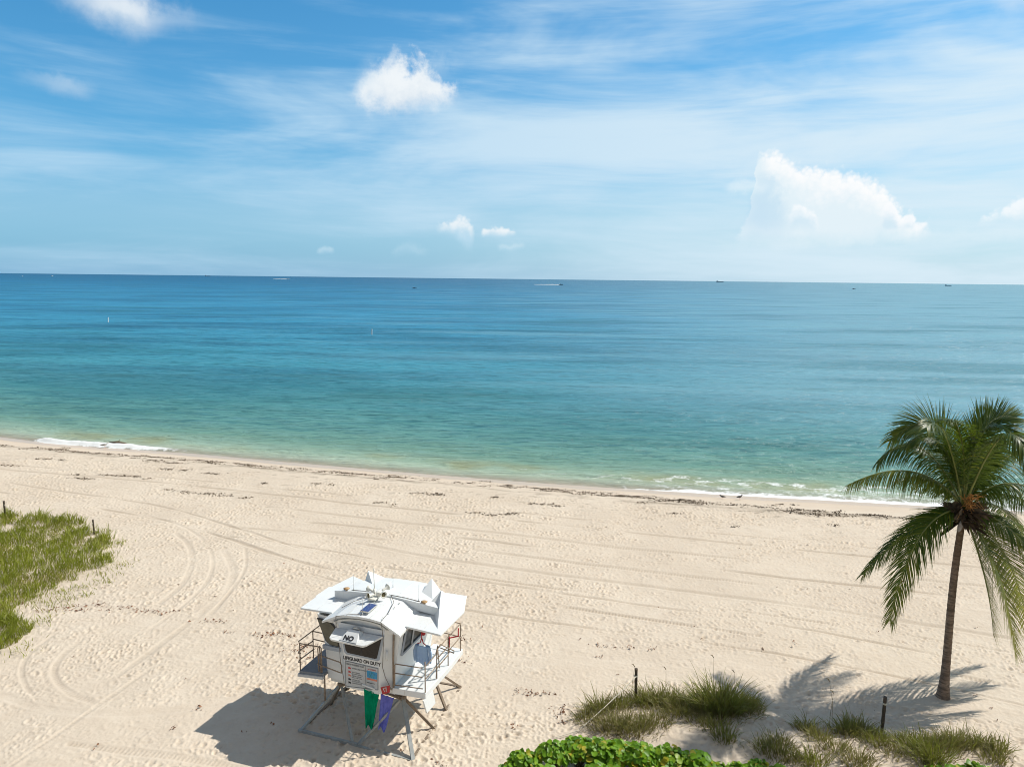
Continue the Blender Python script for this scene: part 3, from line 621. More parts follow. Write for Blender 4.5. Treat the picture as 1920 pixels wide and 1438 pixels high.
MB().tube([(-1.62,-1.52,1.86),(-1.62,-1.52,.82)], .03, 8).build('downspout', M['rail'], T)
# legs
ap = {(-1, -1): (-1.24,-1.07,1.38), (1, -1): (1.24,-1.07,1.38), (1, 1): (1.24,1.07,1.38), (-1, 1): (-1.24,1.07,1.38)}
feet = {(-1,-1): [(-2.22,-2.24,-.02), (-.06,-2.24,-.02), (-2.16,-.42,-.05)], (1,-1): [(2.22,-2.24,-.06), (.06,-2.24,-.02), (2.16,-.42,-.05)], (1,1): [(2.12,.70,-.05), (1.95,2.40,-.05), (.1,2.24,-.05)], (-1,1): [(-2.12,.7,-.05), (-2.22,2.24,-.05), (-.1,2.24,-.05)]}
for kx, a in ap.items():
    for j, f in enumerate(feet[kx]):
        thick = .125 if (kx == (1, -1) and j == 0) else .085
        MB().bar(a, f, thick, thick).build('leg', M['leg'] if kx[1] < 0 and j < 2 else M['legbrown'], T)  # front legs take the lit colour, the rest the shaded copy
MB().bar((-2.25,-2.24,.05), (.1,-2.24,.05), .10, .10).build('base_rail', M['leg'], T)
MB().bar((.1,-2.24,-.01), (2.2,-2.24,-.03), .09, .09).build('base_rail', M['leg'], T)
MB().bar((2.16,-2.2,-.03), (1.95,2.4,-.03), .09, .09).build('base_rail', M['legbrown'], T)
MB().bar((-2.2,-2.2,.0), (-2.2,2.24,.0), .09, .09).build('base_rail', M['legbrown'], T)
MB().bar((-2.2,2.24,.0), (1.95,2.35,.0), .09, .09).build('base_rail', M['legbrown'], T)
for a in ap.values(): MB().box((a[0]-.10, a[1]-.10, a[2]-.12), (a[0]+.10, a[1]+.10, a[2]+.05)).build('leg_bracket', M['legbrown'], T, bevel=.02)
# number board and flag pole
nbq = [(.75,-1.75,2.00), (1.11,-1.75,2.15), (1.10,-1.75,1.89), (.82,-1.75,1.76)]
nb_ = MB().prism(nbq, (0, .02, 0)).build('number_board', M['red'], T)
MB().bar((1.0,-1.73,1.98), (1.12,-1.50,1.90), .03, .03).build('bracket', M['rail'], nb_)
text_mesh('lettering', '17', .20, M['bwhite'], nb_, frame_mw((.865,-1.758,1.865), (1, 0, .40), (0, 0, 1)), 'LEFT', .004, .90)
PB, PE = np.array((1.22,-1.20,1.36)), np.array((.17,-1.95,2.11))
fp_ = MB().tube([PB, PB*.45+PE*.55], .028, 8).build('flag_pole', M['legbrown'], T); MB().tube([PB*.45+PE*.55, PE], .032, 8).build('pole_tip', M['white'], fp_)
# rescue board rack on the right rail
MB().bar((2.32,.46,2.65), (2.32,.46,3.05), .035, .035).bar((2.32,.44,3.02), (2.58,.70,3.02), .035, .035).bar((2.57,.69,3.0), (2.57,.69,3.32), .035, .035).build('board_rack', M['red'], T)

# flags: hanging cloth
def flag(name, TL, TR, BL, BR, folds, mat, label):
    n, k = 26, 22; V = []; F = []
    TL, TR, BL, BR = (np.array(p, float) for p in (TL, TR, BL, BR)); across = (TR-TL)/np.linalg.norm(TR-TL); nrm = np.cross(across, [0, 0, 1]); nrm /= np.linalg.norm(nrm)
    for i in range(n):
        t = i/(n-1)
        for j in range(k):
            u = j/(k-1); a = TL*(1-t)+BL*t; b = TR*(1-t)+BR*t; p = a*(1-u)+b*u
            sag = -.05*math.sin(math.pi*u)*(1-t)
            p = p+nrm*(.085*(t**.6)*math.sin(folds*math.pi*2*u+1.6*t)+.03*math.sin(9*u+7*t)+.012*math.sin(23*u-11*t))+np.array([0, 0, sag+.05*t*math.sin(3*u+1)])
            V.append(tw(p))
    for i in range(n-1):
        for j in range(k-1): F.append((i*k+j, i*k+j+1, (i+1)*k+j+1, (i+1)*k+j))
    o = link_mesh(name, fast_mesh(name, np.array(V), np.array(F)), mat, label=label, cat='flag', group='warning flags hanging under the tower')
    return o
flag('warning_flag', (.18,-1.88,1.93), (.62,-1.60,1.70), (.24,-1.92,.48), (.45,-1.80,.52), 1.3, M['gflag'], 'green warning flag hanging from the end of the pole under the lifeguard tower')
flag('warning_flag', (.66,-1.57,1.70), (1.04,-1.33,1.47), (.58,-1.66,.38), (.80,-1.62,.36), 1.1, M['pflag'], 'purple warning flag hanging beside the red number board under the tower')
# shirt
def shirt():
    root = empty('shirt', tw((1.86, -.80, 2.58)), -TA, label='pale blue long sleeved shirt hanging by a red clip below the roof flap', cat='shirt')
    def sheet(out, thick, seed, name):
        W = len(out[0]); V = []; F = []
        for r in out: V += r
        H = len(out); F = [(i*W+j, i*W+j+1, (i+1)*W+j+1, (i+1)*W+j) for i in range(H-1) for j in range(W-1)]
        o = link_mesh(name, fast_mesh(name, np.array(V), np.array(F)), M['shirt'], root); s = o.modifiers.new('thickness', 'SOLIDIFY'); s.thickness = thick; return o
    body = []
    for i in range(18):
        t = i/17; hw = .20+.03*t-(.06 if t < .04 else 0); z = .72-.66*t
        body.append([(-hw+2*hw*j/15, -.09*math.sqrt(max(0, 1-((j/7.5)-1)**2))-.014*math.sin(j*1.9+t*2)*(.3+t), z+.05*t*math.sin(j*.4)-(.05*(abs(j/7.5-1))**2 if t < .3 else .05*(abs(j/7.5-1))**2)) for j in range(16)])
    sheet(body, .015, 1, 'body')
    for s_ in (-1, 1):
        sl = []
        for i in range(14):
            t = i/13; cx = s_*(.20+.07*min(1, t*2.5)+.02*math.sin(3*t)); w = .075-.025*t; z = .68-.60*t
            sl.append([(cx+w*math.cos(a), .03+w*.8*math.sin(a)+.008*math.sin(5*a+6*t), z-.02*math.cos(a)*s_) for a in np.linspace(0, 2*math.pi, 11)])
        sheet(sl, .006, 2, 'sleeve')
    MB().tube([(0, -.02, 1.46), (0, -.03, 1.2), (.0, -.03, .95)], .018, 8).tube([(-.01, -.03, .95), (-.05, -.04, .80), (-.16, -.04, .74)], .018, 6).tube([(.01, -.03, .95), (.06, -.04, .80), (.16, -.04, .74)], .018, 6).build('hanger_strap', M['red'], root)
shirt()
_r = MB().lathe([(.02, 0), (.07, .04), (.085, .18), (.07, .34), (.02, .40)], tw((1.84, -.66, 3.55)), 12); _r.build('rescue_can', M['red'], label='red plastic rescue can hanging above the blue shirt beside the tower window', cat='rescue can')

# ------------------------------------------------------------------ palm
def leafmat(name, c1, c2, c3, tr=.35, rough=.45):
    m, nt = new_mat(name); a = nt.attr('tone'); tc = nt.node('ShaderNodeTexCoord').outputs['Object']
    c = nt.ramp(a, [(0, c1), (.5, c2), (1, c3)]); c = nt.mix(nt.sstep(nt.noise(tc, 3.5, 3, .6), .35, .7)*.35, c, [v*.55 for v in c2])
    b = bsdf(nt, c, rough, Specular_IOR_Level=.35); t = nt.node('ShaderNodeBsdfTranslucent'); nt.put(t.inputs[0], nt.mix(.45, c, (.25, .30, .02)))
    x = nt.node('ShaderNodeMixShader'); x.inputs[0].default_value = tr; nt.l.new(b.outputs[0], x.inputs[1]); nt.l.new(t.outputs[0], x.inputs[2]); nt.l.new(x.outputs[0], nt.out.inputs[0]); return m
M['frond'] = leafmat('palm leaflet', (.016, .050, .008), (.046, .098, .012), (.30, .28, .03), .32, .42)
M['grass'] = leafmat('dune grass blade', (.34, .26, .14), (.215, .21, .05), (.33, .36, .05), .3, .6)
M['grassl'] = leafmat('sunny dune grass', (.40, .33, .10), (.28, .32, .03), (.46, .46, .07), .35, .6)
M['grape'] = leafmat('sea grape leaf', (.055, .16, .008), (.22, .42, .02), (.55, .42, .03), .38, .42)
PB3 = at(1768, 1306, 0.); PBY = PB3[1]; CY = PBY+.35
PC = deep(1806, 958, CY)
palm = empty('palm_tree', (PB3[0], PB3[1], 0), label='single tall coconut palm with drooping fronds standing in the sand', cat='palm tree')
PO = np.array([PB3[0], PB3[1], 0.])
def trunk():
    b = MB(); P = []; rr = []
    for i in range(74):
        t = i/73; p = np.array([PB3[0], PB3[1], -.15])*(1-t)+PC*t; p[0] += -.06*math.sin(math.pi*t)+.02*math.sin(7*t); p[2] = -.15+(PC[2]+.15)*t
        P.append(p-PO); rr.append((.150+.15*math.exp(-t*16)-.035*t)*(1+.05*(i % 2)+.02*math.sin(i*1.7)))
    b.tube(P, rr, 16); m, nt = new_mat('palm bark'); tc = nt.node('ShaderNodeTexCoord').outputs['Object']
    s = nt.node('ShaderNodeSeparateXYZ'); nt.l.new(tc, s.inputs[0]); z = E(nt, s.outputs[2]); x = E(nt, s.outputs[0])
    ringn = nt.noise(nt.vec(x*1.5, 0., z*9.), 1., 4, .7); blot = nt.noise(tc, 2.4, 5, .65)
    c = nt.mix(nt.sstep(blot, .3, .7), (.28, .205, .15), (.15, .105, .075)); c = nt.mix(nt.sstep(ringn, .46, .58)*.8, c, (.085, .062, .045)); c = nt.mix(nt.sstep(z, 4.5, 7.2)*.6, c, (.16, .085, .04))
    bb = bsdf(nt, c, .9); nt.l.new(nt.bump(ringn, .6, .03), bb.inputs['Normal']); nt.l.new(bb.outputs[0], nt.out.inputs[0]); b.build('trunk', m, palm)
trunk()
b = MB()
for k in range(44):                                                  # old leaf bases flaring left and right
    s_ = -1 if k % 2 else 1; a = RNG.normal(0, .45); L = RNG.uniform(.35, .85); e = RNG.uniform(-.35, .5); c0 = PC-PO+np.array([s_*.10, -.1+.1*a, RNG.uniform(-.25, .25)])
    d = np.array([s_*math.cos(a)*math.cos(e), math.sin(a)-.2, math.sin(e)]); w = np.array([-.25*s_, .1, 1.]); ww = RNG.uniform(.10, .30)
    b.add([c0-w*ww*.3, c0+w*ww*.3, c0+d*L*.6+w*ww*.6, c0+d*L+[0, 0, RNG.uniform(-.2, .1)], c0+d*L*.6-w*ww*.6], [(0, 1, 2, 3, 4)])
b.build('leaf_base', simple('old palm leaf bases', (.085, .060, .034), .9, .45, 6.), palm)
M['rachis'] = simple('frond midrib', (.17, .19, .045), .5, .2, 4.)
def frond(mid, tip, dm, dt, yellow=0., full=1., sag=1., roll=0.):
    P0 = PC+np.array([0, 0, .05]); Pm = deep(*mid, CY+dm); P2 = deep(*tip, CY+dt)
    P1 = 2*Pm-.5*(P0+P2); N = 78; t = np.linspace(0, 1, N); C = ((1-t)**2)[:, None]*P0+(2*t*(1-t))[:, None]*P1+(t**2)[:, None]*P2
    tan = np.gradient(C, axis=0); tan /= np.linalg.norm(tan, axis=1)[:, None]
    L = np.linalg.norm(np.diff(C, axis=0), axis=1).sum()
    up = np.array([0, 0, 1.]); lat = np.cross(tan, up); ln = np.linalg.norm(lat, axis=1); bad = ln < .25; lat[bad] = lat[~bad].mean(0) if (~bad).any() else [1, 0, 0]
    for _ in range(6): lat[1:-1] = (lat[:-2]+lat[1:-1]*2+lat[2:])/4
    lat -= tan*(lat*tan).sum(1)[:, None]; lat /= np.linalg.norm(lat, axis=1)[:, None]; nor = np.cross(lat, tan)
    cr, sr = math.cos(roll), math.sin(roll); lat, nor = lat*cr+nor*sr, nor*cr-lat*sr
    V = []; F = []; tone = []; QS = (0, .2, .45, .72, 1.)
    for i in range(int(N*.12), N):
        for rep in (0, 1):
          for s_ in (-1, 1):
            u = (i+rep*.5)/(N-1)
            if u > 1: continue
            prof_ = min(1, (u-.08)/.20)**.6*(1-.60*max(0, (u-.45)/.55)**1.6)
            ll = min(1.32, .27*L)*prof_*full*RNG.uniform(.85, 1.12)
            a = .95-.50*u+RNG.normal(0, .07)
            d = tan[i]*math.cos(a)+lat[i]*s_*math.sin(a)+nor[i]*(.22+RNG.normal(0, .08)); d /= np.linalg.norm(d)
            p = C[i]+(C[min(i+1, N-1)]-C[i])*.5*rep; w = .040*(1-.35*u); g = RNG.uniform(.7, 1.25)*sag
            b0 = len(V); tn = np.clip(.16+.36*RNG.random()+yellow*(.35+.9*u)+.18*u**3, 0, 1)
            if RNG.random() < .03: tn = .9
            for k, q in enumerate(QS):
                if k:
                    d = d+np.array([0, 0, -1])*g*.62*(q-QS[k-1])*2.; d /= np.linalg.norm(d); p = p+d*ll*(q-QS[k-1])
                wv = np.cross(d, nor[i]); wv /= np.linalg.norm(wv)+1e-9; ww = w*(.8, 1.0, .9, .6, .08)[k]
                V += [p-wv*ww*.5, p+wv*ww*.5]; tone += [tn+.12*q*q]*2
            for k in range(4): F.append((b0+2*k, b0+2*k+1, b0+2*k+3, b0+2*k+2))
    me = fast_mesh('frond', np.array(V)-PO, np.array(F)); vattr(me, 'tone', np.clip(np.array(tone), 0, 1))
    o = link_mesh('frond', me, M['frond'], palm)
    MB().tube([c-PO for c in C[::4]], np.linspace(.045, .006, len(C[::4])), 6).build('midrib', M['rachis'], o)
# mid point, tip, depth at mid, depth at tip, yellow, fullness, sag, roll
FR = [((1715,885),(1592,908),-.1,-.5,.25,.95,2.2,0), ((1728,842),(1646,868),.9,1.3,0,1,1.5,.4), ((1757,806),(1669,826),.6,.9,.05,1,.5,.9), ((1803,826),(1770,786),-.4,-1.2,0,.9,.8,0), ((1838,815),(1905,782),.5,1,.05,1,.15,-.9),
 ((1846,808),(1914,832),-.7,-1.6,0,1,.5,-.5), ((1880,818),(1930,880),-1.6,-3,.08,1,1.4,0), ((1893,906),(1990,955),-.5,-1,.05,1,1.9,0), ((1893,992),(1985,1110),-.9,-1.9,.35,1,1.,-.5), ((1846,1080),(1862,1188),-.9,-1.3,.45,1.4,.35,.5),
 ((1868,1068),(1903,1222),-.4,-.8,.5,1.3,.35,-.5), ((1884,1040),(1928,1175),.6,1.2,.45,1.3,.45,.4), ((1716,988),(1619,1076),.3,.6,.08,.95,.9,.4), ((1727,1003),(1668,1162),-.6,-1.3,.2,1.05,.6,.5), ((1764,842),(1702,806),2.0,3.8,.12,1,1,0),
 ((1852,842),(1935,812),2,4,.05,1,1,0), ((1902,850),(1995,868),1,1.6,.1,1,1.5,0), ((1915,935),(2010,1050),.5,1,.05,1,1.4,0),
 ((1800,885),(1786,930),2.2,4.4,.05,1,1,0), ((1888,962),(1955,1085),1.5,3,.08,.9,1,0), ((1832,820),(1862,776),1,2,.0,.8,.1,-.8), ((1775,822),(1738,800),-.9,-2.0,.03,.9,.7,.6), ((1750,900),(1680,900),1.4,2.6,.1,.9,1.6,0), ((1846,880),(1880,822),.3,.2,0,.9,.8,-.5), ((1765,835),(1700,835),.2,.3,.0,.9,1.3,.3)]
for f in FR: frond(*f)
b = MB()
for k in range(95):                                                  # fibrous sheath and dead stalks
    a = RNG.uniform(0, 6.28) if k % 3 else RNG.choice([0, 3.14])+RNG.normal(0, .5); r0 = .12; e = RNG.uniform(-.5, .6); L = RNG.uniform(.35, 1.05); c0 = PC-PO+np.array([r0*math.cos(a), r0*math.sin(a), RNG.uniform(-.45, .15)])
    d = np.array([math.cos(a)*math.cos(e), math.sin(a)*math.cos(e), math.sin(e)]); w = np.cross(d, [0, 0, 1]); w /= np.linalg.norm(w); ww = RNG.uniform(.04, .17)
    b.add([c0-w*ww*.5, c0+w*ww*.5, c0+d*L*.6+w*ww-[0, 0, .04], c0+d*L-[0, 0, .12], c0+d*L*.55-w*ww*.8], [(0, 1, 2, 3, 4)])
b.build('leaf_sheath', simple('dead palm fibre', (.085, .05, .024), .9, .4, 7.), palm)
b = MB()
for k in range(60):
    a = RNG.uniform(0, 6.28); c0 = PC-PO+np.array([RNG.uniform(-.15,.2), -.22, RNG.uniform(.1,.7)]); d = np.array([math.cos(a)*.38, -.25+.2*math.sin(a), RNG.uniform(-.3, .3)]); b.tube([c0, c0+d*.6+[0, 0, .05], c0+d], [.016, .010, .005], 5, False)
b.build('flower_stalk', simple('orange inflorescence', (.42, .19, .045), .8, .3, 12.), palm)
MB().lathe([(.02, -.26), (.07, -.18), (.09, 0), (.06, .16), (.01, .24)], tuple(deep(1801, 985, CY-.3)-PO), 12, (.15, -.1, 1)).build('spathe', simple('pale spathe', (.30, .27, .25), .7, .15, 9.), palm)
for q in range(9):
    a = q*.7; c0 = PC-PO+np.array([.30*math.cos(a), .30*math.sin(a), -.22-.1*(q % 2)]); MB().lathe([(.01, -.12), (.07, -.09), (.10, 0), (.07, .09), (.01, .12)], tuple(c0), 10).build('coconut', simple('coconut husk', (.12, .085, .04), .7, .25, 9.), palm)

# ------------------------------------------------------------------ grasses
def blades(cx, cy, n, rad, h, seed, lean=.5, tone=(.2, .8), w=.016, zfun=None, pts=None, wind=(-.12, -.03)):
    g = np.random.default_rng(seed)
    if pts is None:
        r = rad*np.sqrt(g.random(n))*g.uniform(.5, 1.0, n); a = g.random(n)*6.283; px = cx+r*np.cos(a); py = cy+.8*r*np.sin(a); ox = (px-cx)/rad; oy = (py-cy)/rad
    else: px, py = pts[:, 0], pts[:, 1]; n = len(px); ox = g.normal(0, .4, n); oy = g.normal(0, .4, n)
    pz = ground_base(px, py)-.02; hh = h*g.uniform(.45, 1.1, n) if np.isscalar(h) else h*g.uniform(.5, 1.1, n)
    dx = ox*lean+g.normal(0, .28, n)+wind[0]; dy = oy*lean+g.normal(0, .28, n)+wind[1]
    w = w*g.uniform(.55, 1.25, n); an = g.random(n)*6.283; wx = np.cos(an)*w*.5; wy = np.sin(an)*w*.5; V = np.zeros((n, 7, 3)); 
    droop = g.uniform(.0, .42, n)
    for k, (q, ww) in enumerate(((0, .8), (.4, 1.), (.75, .7))):
        X = px+dx*hh*q**1.6; Y = py+dy*hh*q**1.6; Z = pz+hh*(q-droop*q**3*.8)
        V[:, 2*k] = np.stack([X-wx*ww, Y-wy*ww, Z], 1); V[:, 2*k+1] = np.stack([X+wx*ww, Y+wy*ww, Z], 1)
    V[:, 6] = np.stack([px+dx*hh*1.08, py+dy*hh*1.08, pz+hh*(1-droop*.85)], 1)
    b0 = (np.arange(n)*7)[:, None]; F = np.concatenate([b0+np.array([[0, 1, 3, 2]]), b0+np.array([[2, 3, 5, 4]]), b0+np.array([[4, 5, 6, 6]])], 0)
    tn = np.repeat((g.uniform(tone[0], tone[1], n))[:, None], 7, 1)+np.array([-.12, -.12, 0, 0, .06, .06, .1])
    return V.reshape(-1, 3), F, np.clip(tn, 0, 1).ravel()
def blade_obj(name, parts, mat, origin=None, **k):
    V = np.concatenate([p[0] for p in parts]); off = np.cumsum([0]+[len(p[0]) for p in parts[:-1]])
    quad = []; tri = []
    F = np.concatenate([p[1]+o for p, o in zip(parts, off)]); t = np.concatenate([p[2] for p in parts]); o3 = np.array(origin if origin is not None else (0, 0, 0))
    tri_m = F[:, 2] == F[:, 3]; Q = F[~tri_m]; Tt = F[tri_m][:, :3]; F3 = np.concatenate([Q[:, :3], Q[:, [0, 2, 3]], Tt])
    me = fast_mesh(name, V-o3, F3); vattr(me, 'tone', t); o = link_mesh(name, me, mat, **k); o.location = o3; return o
# left dune patch: one mass nobody could count
from mathutils.geometry import intersect_point_tri_2d
def inside(P, poly):
    x, y = P[:, 0], P[:, 1]; r = np.zeros(len(P), bool); j = len(poly)-1
    for i in range(len(poly)):
        xi, yi = poly[i]; xj, yj = poly[j]; c = ((yi > y) != (yj > y)) & (x < (xj-xi)*(y-yi)/(yj-yi+1e-12)+xi); r ^= c; j = i
    return r
lp1 = np.array([at(*p)[:2] for p in ((-260,945),(-60,952),(0,962),(60,965),(140,975),(180,996),(212,1018),(216,1050),(180,1066),(130,1088),(80,1112),(45,1130),(10,1155),(-60,1180),(-260,1220))])
lp2 = np.array([at(*p)[:2] for p in ((-160,1150),(0,1145),(30,1160),(58,1170),(48,1190),(18,1210),(-60,1235),(-160,1250))])
g_ = np.random.default_rng(5); parts_ = []
for poly, n, h in ((lp1, 95000, .58), (lp2, 22000, .55)):
    lo, hi = poly.min(0)-1.2, poly.max(0)+1.2; P = lo+(hi-lo)*g_.random((n, 2)); P = P[inside(P+1.5*np.stack([fbm(P[:, 0]/1.3, P[:, 1]/1.3, 331, 3)-.5, fbm(P[:, 0]/1.3, P[:, 1]/1.3, 337, 3)-.5], 1), poly)]
    # thin out and shorten in patches
    f = fbm(P[:, 0]/1.1, P[:, 1]/1.4, 301, 3); P = P[g_.random(len(P)) < ss(f, .22, .40)*.95+.05]; f = fbm(P[:, 0]/1.1, P[:, 1]/1.4, 301, 3)
    big = fbm(P[:, 0]/3., P[:, 1]/3., 305, 3); cl = fbm(P[:, 0]/.55, P[:, 1]/.7, 311, 2); hh = h*(.25+.6*f+.75*ss(cl, .35, .7))
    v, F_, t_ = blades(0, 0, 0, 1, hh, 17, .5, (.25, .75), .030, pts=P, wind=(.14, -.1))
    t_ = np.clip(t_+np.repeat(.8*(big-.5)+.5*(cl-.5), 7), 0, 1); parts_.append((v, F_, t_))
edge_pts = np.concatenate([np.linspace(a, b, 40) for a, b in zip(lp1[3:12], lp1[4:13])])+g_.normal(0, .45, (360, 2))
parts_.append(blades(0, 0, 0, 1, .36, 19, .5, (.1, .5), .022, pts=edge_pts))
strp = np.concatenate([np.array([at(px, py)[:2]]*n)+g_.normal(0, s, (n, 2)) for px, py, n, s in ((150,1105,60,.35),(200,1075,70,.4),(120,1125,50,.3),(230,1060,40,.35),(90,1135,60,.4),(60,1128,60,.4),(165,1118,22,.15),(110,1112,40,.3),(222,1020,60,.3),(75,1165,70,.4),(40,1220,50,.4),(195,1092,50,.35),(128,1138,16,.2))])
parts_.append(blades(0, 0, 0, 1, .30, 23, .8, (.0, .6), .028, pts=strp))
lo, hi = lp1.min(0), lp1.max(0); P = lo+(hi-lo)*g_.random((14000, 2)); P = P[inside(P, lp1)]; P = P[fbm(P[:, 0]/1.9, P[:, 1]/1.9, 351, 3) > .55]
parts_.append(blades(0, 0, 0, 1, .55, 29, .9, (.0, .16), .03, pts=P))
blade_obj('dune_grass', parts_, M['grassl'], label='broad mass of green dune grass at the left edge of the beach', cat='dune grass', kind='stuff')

GT = [  # px, py, radius, height, blades, tone range
 (1124,1330,.42,.75,420,(.15,.7)), (1158,1322,.40,.70,360,(.15,.7)), (1100,1345,.40,.45,260,(.1,.5)), (1212,1314,.50,.85,560,(.2,.75)), (1250,1316,.50,.85,560,(.15,.7)), (1276,1324,.45,.7,380,(.15,.65)),
 (1343,1332,.78,1.30,1900,(.30,.85)), (1388,1328,.55,.85,560,(.2,.75)), (1408,1318,.28,.6,160,(.2,.7)), (1146,1368,.62,.62,620,(.02,.45)), (1186,1372,.62,.60,640,(.02,.5)), (1228,1362,.55,.50,360,(.02,.45)), (1310,1362,.45,.45,240,(.05,.5)),
 (1268,1340,.55,.62,460,(.1,.55)), (1340,1374,.45,.55,200,(.2,.7)), (1356,1394,.32,.75,160,(.3,.8)), (1412,1318,.22,.55,110,(.2,.7)), (1507,1366,.30,.62,230,(.15,.65)), (1534,1388,.36,.62,230,(.1,.6)), (1588,1372,.42,.80,420,(.15,.7)),
 (1608,1371,.36,.65,300,(.1,.6)), (1630,1378,.36,.55,240,(.1,.6)), (1640,1397,.36,.65,260,(.25,.8)), (1566,1413,.42,.55,260,(.05,.5)), (1606,1436,.42,.60,340,(.05,.5)), (1450,1414,.55,.65,420,(.2,.7)), (1468,1400,.30,.45,140,(.05,.5)),
 (1714,1406,.55,.65,520,(.25,.8)), (1740,1430,.48,.85,520,(.35,.9)), (1762,1405,.50,.75,460,(.12,.6)), (1794,1402,.50,.75,440,(.08,.55)), (1838,1400,.36,.65,240,(.12,.6)), (1866,1410,.36,.65,260,(.2,.7)), (1860,1430,.34,.55,200,(.1,.6)), (1522,1436,.40,.65,300,(.35,.9)), (1490,1432,.30,.45,140,(.15,.6)), (1668,1418,.40,.45,200,(.05,.45)), (1690,1392,.30,.45,150,(.05,.5))]
for i, (px, py, r, h, n, tn) in enumerate(GT):
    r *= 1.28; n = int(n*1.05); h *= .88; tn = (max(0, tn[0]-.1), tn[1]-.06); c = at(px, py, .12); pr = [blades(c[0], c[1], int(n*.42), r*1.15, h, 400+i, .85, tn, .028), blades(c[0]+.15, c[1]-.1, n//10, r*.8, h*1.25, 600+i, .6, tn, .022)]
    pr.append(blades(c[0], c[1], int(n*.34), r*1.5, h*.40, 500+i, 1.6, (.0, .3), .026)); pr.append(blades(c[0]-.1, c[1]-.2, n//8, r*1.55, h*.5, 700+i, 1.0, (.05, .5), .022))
    if h > 1.2: lb = 'tallest and densest green dune grass clump beside the palm shadow'
    elif px < 1180 and py < 1350: lb = 'low green dune grass clump under the slanting rope left of the post'
    elif px < 1300 and py < 1345: lb = 'upright dune grass clump growing just right of the roped post'
    elif px < 1320: lb = 'brownish matted dune grass clump behind the round leaved shrub'
    elif px < 1480: lb = 'sparse dune grass clump on bare sand between the round leaved shrubs'
    elif px < 1655: lb = 'thin dune grass clump left of the dark leaning post'
    elif px < 1790: lb = 'arching yellow green dune grass clump right of the dark leaning post'
    else: lb = 'low dune grass clump at the far right end of the dune'
    blade_obj('grass_clump', pr, M['grass'], (c[0], c[1], gz(c[0], c[1])), label=lb, cat='dune grass', group='dune grass clumps: '+lb)
st = []                                                             # sea oat stalks
for i, (px, py, hh) in enumerate(((1336,1320,1.9),(1560,1372,1.9),(1554,1368,1.4),(1248,1312,1.3),(1183,1318,1.5),(1375,1325,1.4))):
    c = at(px, py, .1); l = RNG.uniform(-.25, .1); b = MB().tube([(0, 0, 0), (l*.3, 0, hh*.6), (l, 0, hh)], [.008, .007, .004], 5); b.tube([(l, 0, hh), (l-.06, 0, hh+.10), (l-.14, 0, hh+.12)], [.014, .018, .004], 5)
    o = b.build('sea_oat_stalk', simple('straw stalk', (.20, .15, .07), .8, .2), label='single thin sea oat stalk rising above the dune grass', cat='grass stalk', group='sea oat stalks'); o.location = (c[0], c[1], gz(c[0], c[1]))

# sea grape shrubs: round leaves
def shrub(lumps, n, seed, label, name='sea_grape_shrub'):
    g = np.random.default_rng(seed); V = []; F = []; T_ = []; K = 9; org = np.array([lumps[0][0], lumps[0][1], 0.]); stems = MB()
    wts = np.array([l[3]**2 for l in lumps]); wts = wts/wts.sum()
    for k in range(n):
        x, y, z, r = lumps[g.choice(len(lumps), p=wts)]; d = g.normal(size=3); d /= np.linalg.norm(d); d[2] = abs(d[2])*.9-.12; q = r*g.uniform(.35, 1.15); p = np.array([x, y, z])+d*q*np.array([1, .85, .75])
        nv = d*.55+np.array([g.normal(0, .45)+.2, g.normal(0, .45)-.25, .8]); nv /= np.linalg.norm(nv); u = np.cross(nv, [g.normal(), g.normal(), .3]); u /= np.linalg.norm(u); w = np.cross(nv, u); R_ = g.uniform(.045, .125); b0 = len(V)
        tn = g.choice([g.uniform(.05, .4), g.uniform(.35, .6), g.uniform(.8, 1)], p=[.47, .44, .09])
        V.append(p-nv*R_*.18); T_.append(tn+.08)
        for j in range(K):
            a = 2*math.pi*j/K; rr = R_*(1+.06*math.cos(2*a))*(.72 if j == 0 else 1); V.append(p+u*rr*math.cos(a)+w*rr*math.sin(a)+nv*R_*.10*math.cos(2*a)); T_.append(tn)
        F += [(b0, b0+1+j, b0+1+(j+1) % K) for j in range(K)]
        if k % 14 == 0: stems.tube([(x+d[0]*.1-org[0], y+d[1]*.1-org[1], .0), (x+d[0]*q*.5-org[0], y+d[1]*q*.5-org[1], z*.5), tuple(p-org)], [.02, .014, .006], 5, False)
    root = empty(name, tuple(org), label=label, cat='shrub', group='sea grape shrubs')
    me = fast_mesh('foliage', np.array(V)-org, np.array(F)); vattr(me, 'tone', np.clip(np.array(T_), 0, 1)); link_mesh('foliage', me, M['grape'], root); stems.build('stems', simple('sea grape stem', (.16, .11, .06), .8, .2), root)
def lump(px, py, z, r): p = at(px, py, z); return (p[0], p[1], z, r)
shrub([lump(1130,1418,.55,.72), lump(985,1428,.45,.48), lump(1040,1416,.5,.60), lump(1085,1408,.55,.62), lump(1160,1412,.55,.55), lump(1195,1420,.5,.66), lump(1255,1424,.45,.62), lump(1305,1432,.4,.52), lump(1345,1440,.25,.28), lump(1010,1470,.4,.75), lump(1120,1480,.4,.95), lump(1250,1480,.4,.85), lump(1320,1470,.35,.5), lump(960,1446,.3,.40)], 5400, 21, 'large bright green round leaved sea grape shrub at the bottom edge right of the tower')
shrub([lump(1420,1440,.30,.36), lump(1385,1445,.28,.34), lump(1460,1448,.25,.32), lump(1420,1475,.3,.5)], 620, 22, 'small round leaved sea grape shrub between the large shrub and the dune grass')
shrub([lump(1760,1448,.25,.36), lump(1830,1446,.28,.38), lump(1795,1452,.28,.4), lump(1720,1458,.22,.3), lump(1865,1452,.22,.28)], 700, 23, 'low round leaved sea grape shrub at the bottom right corner below the dune grass')

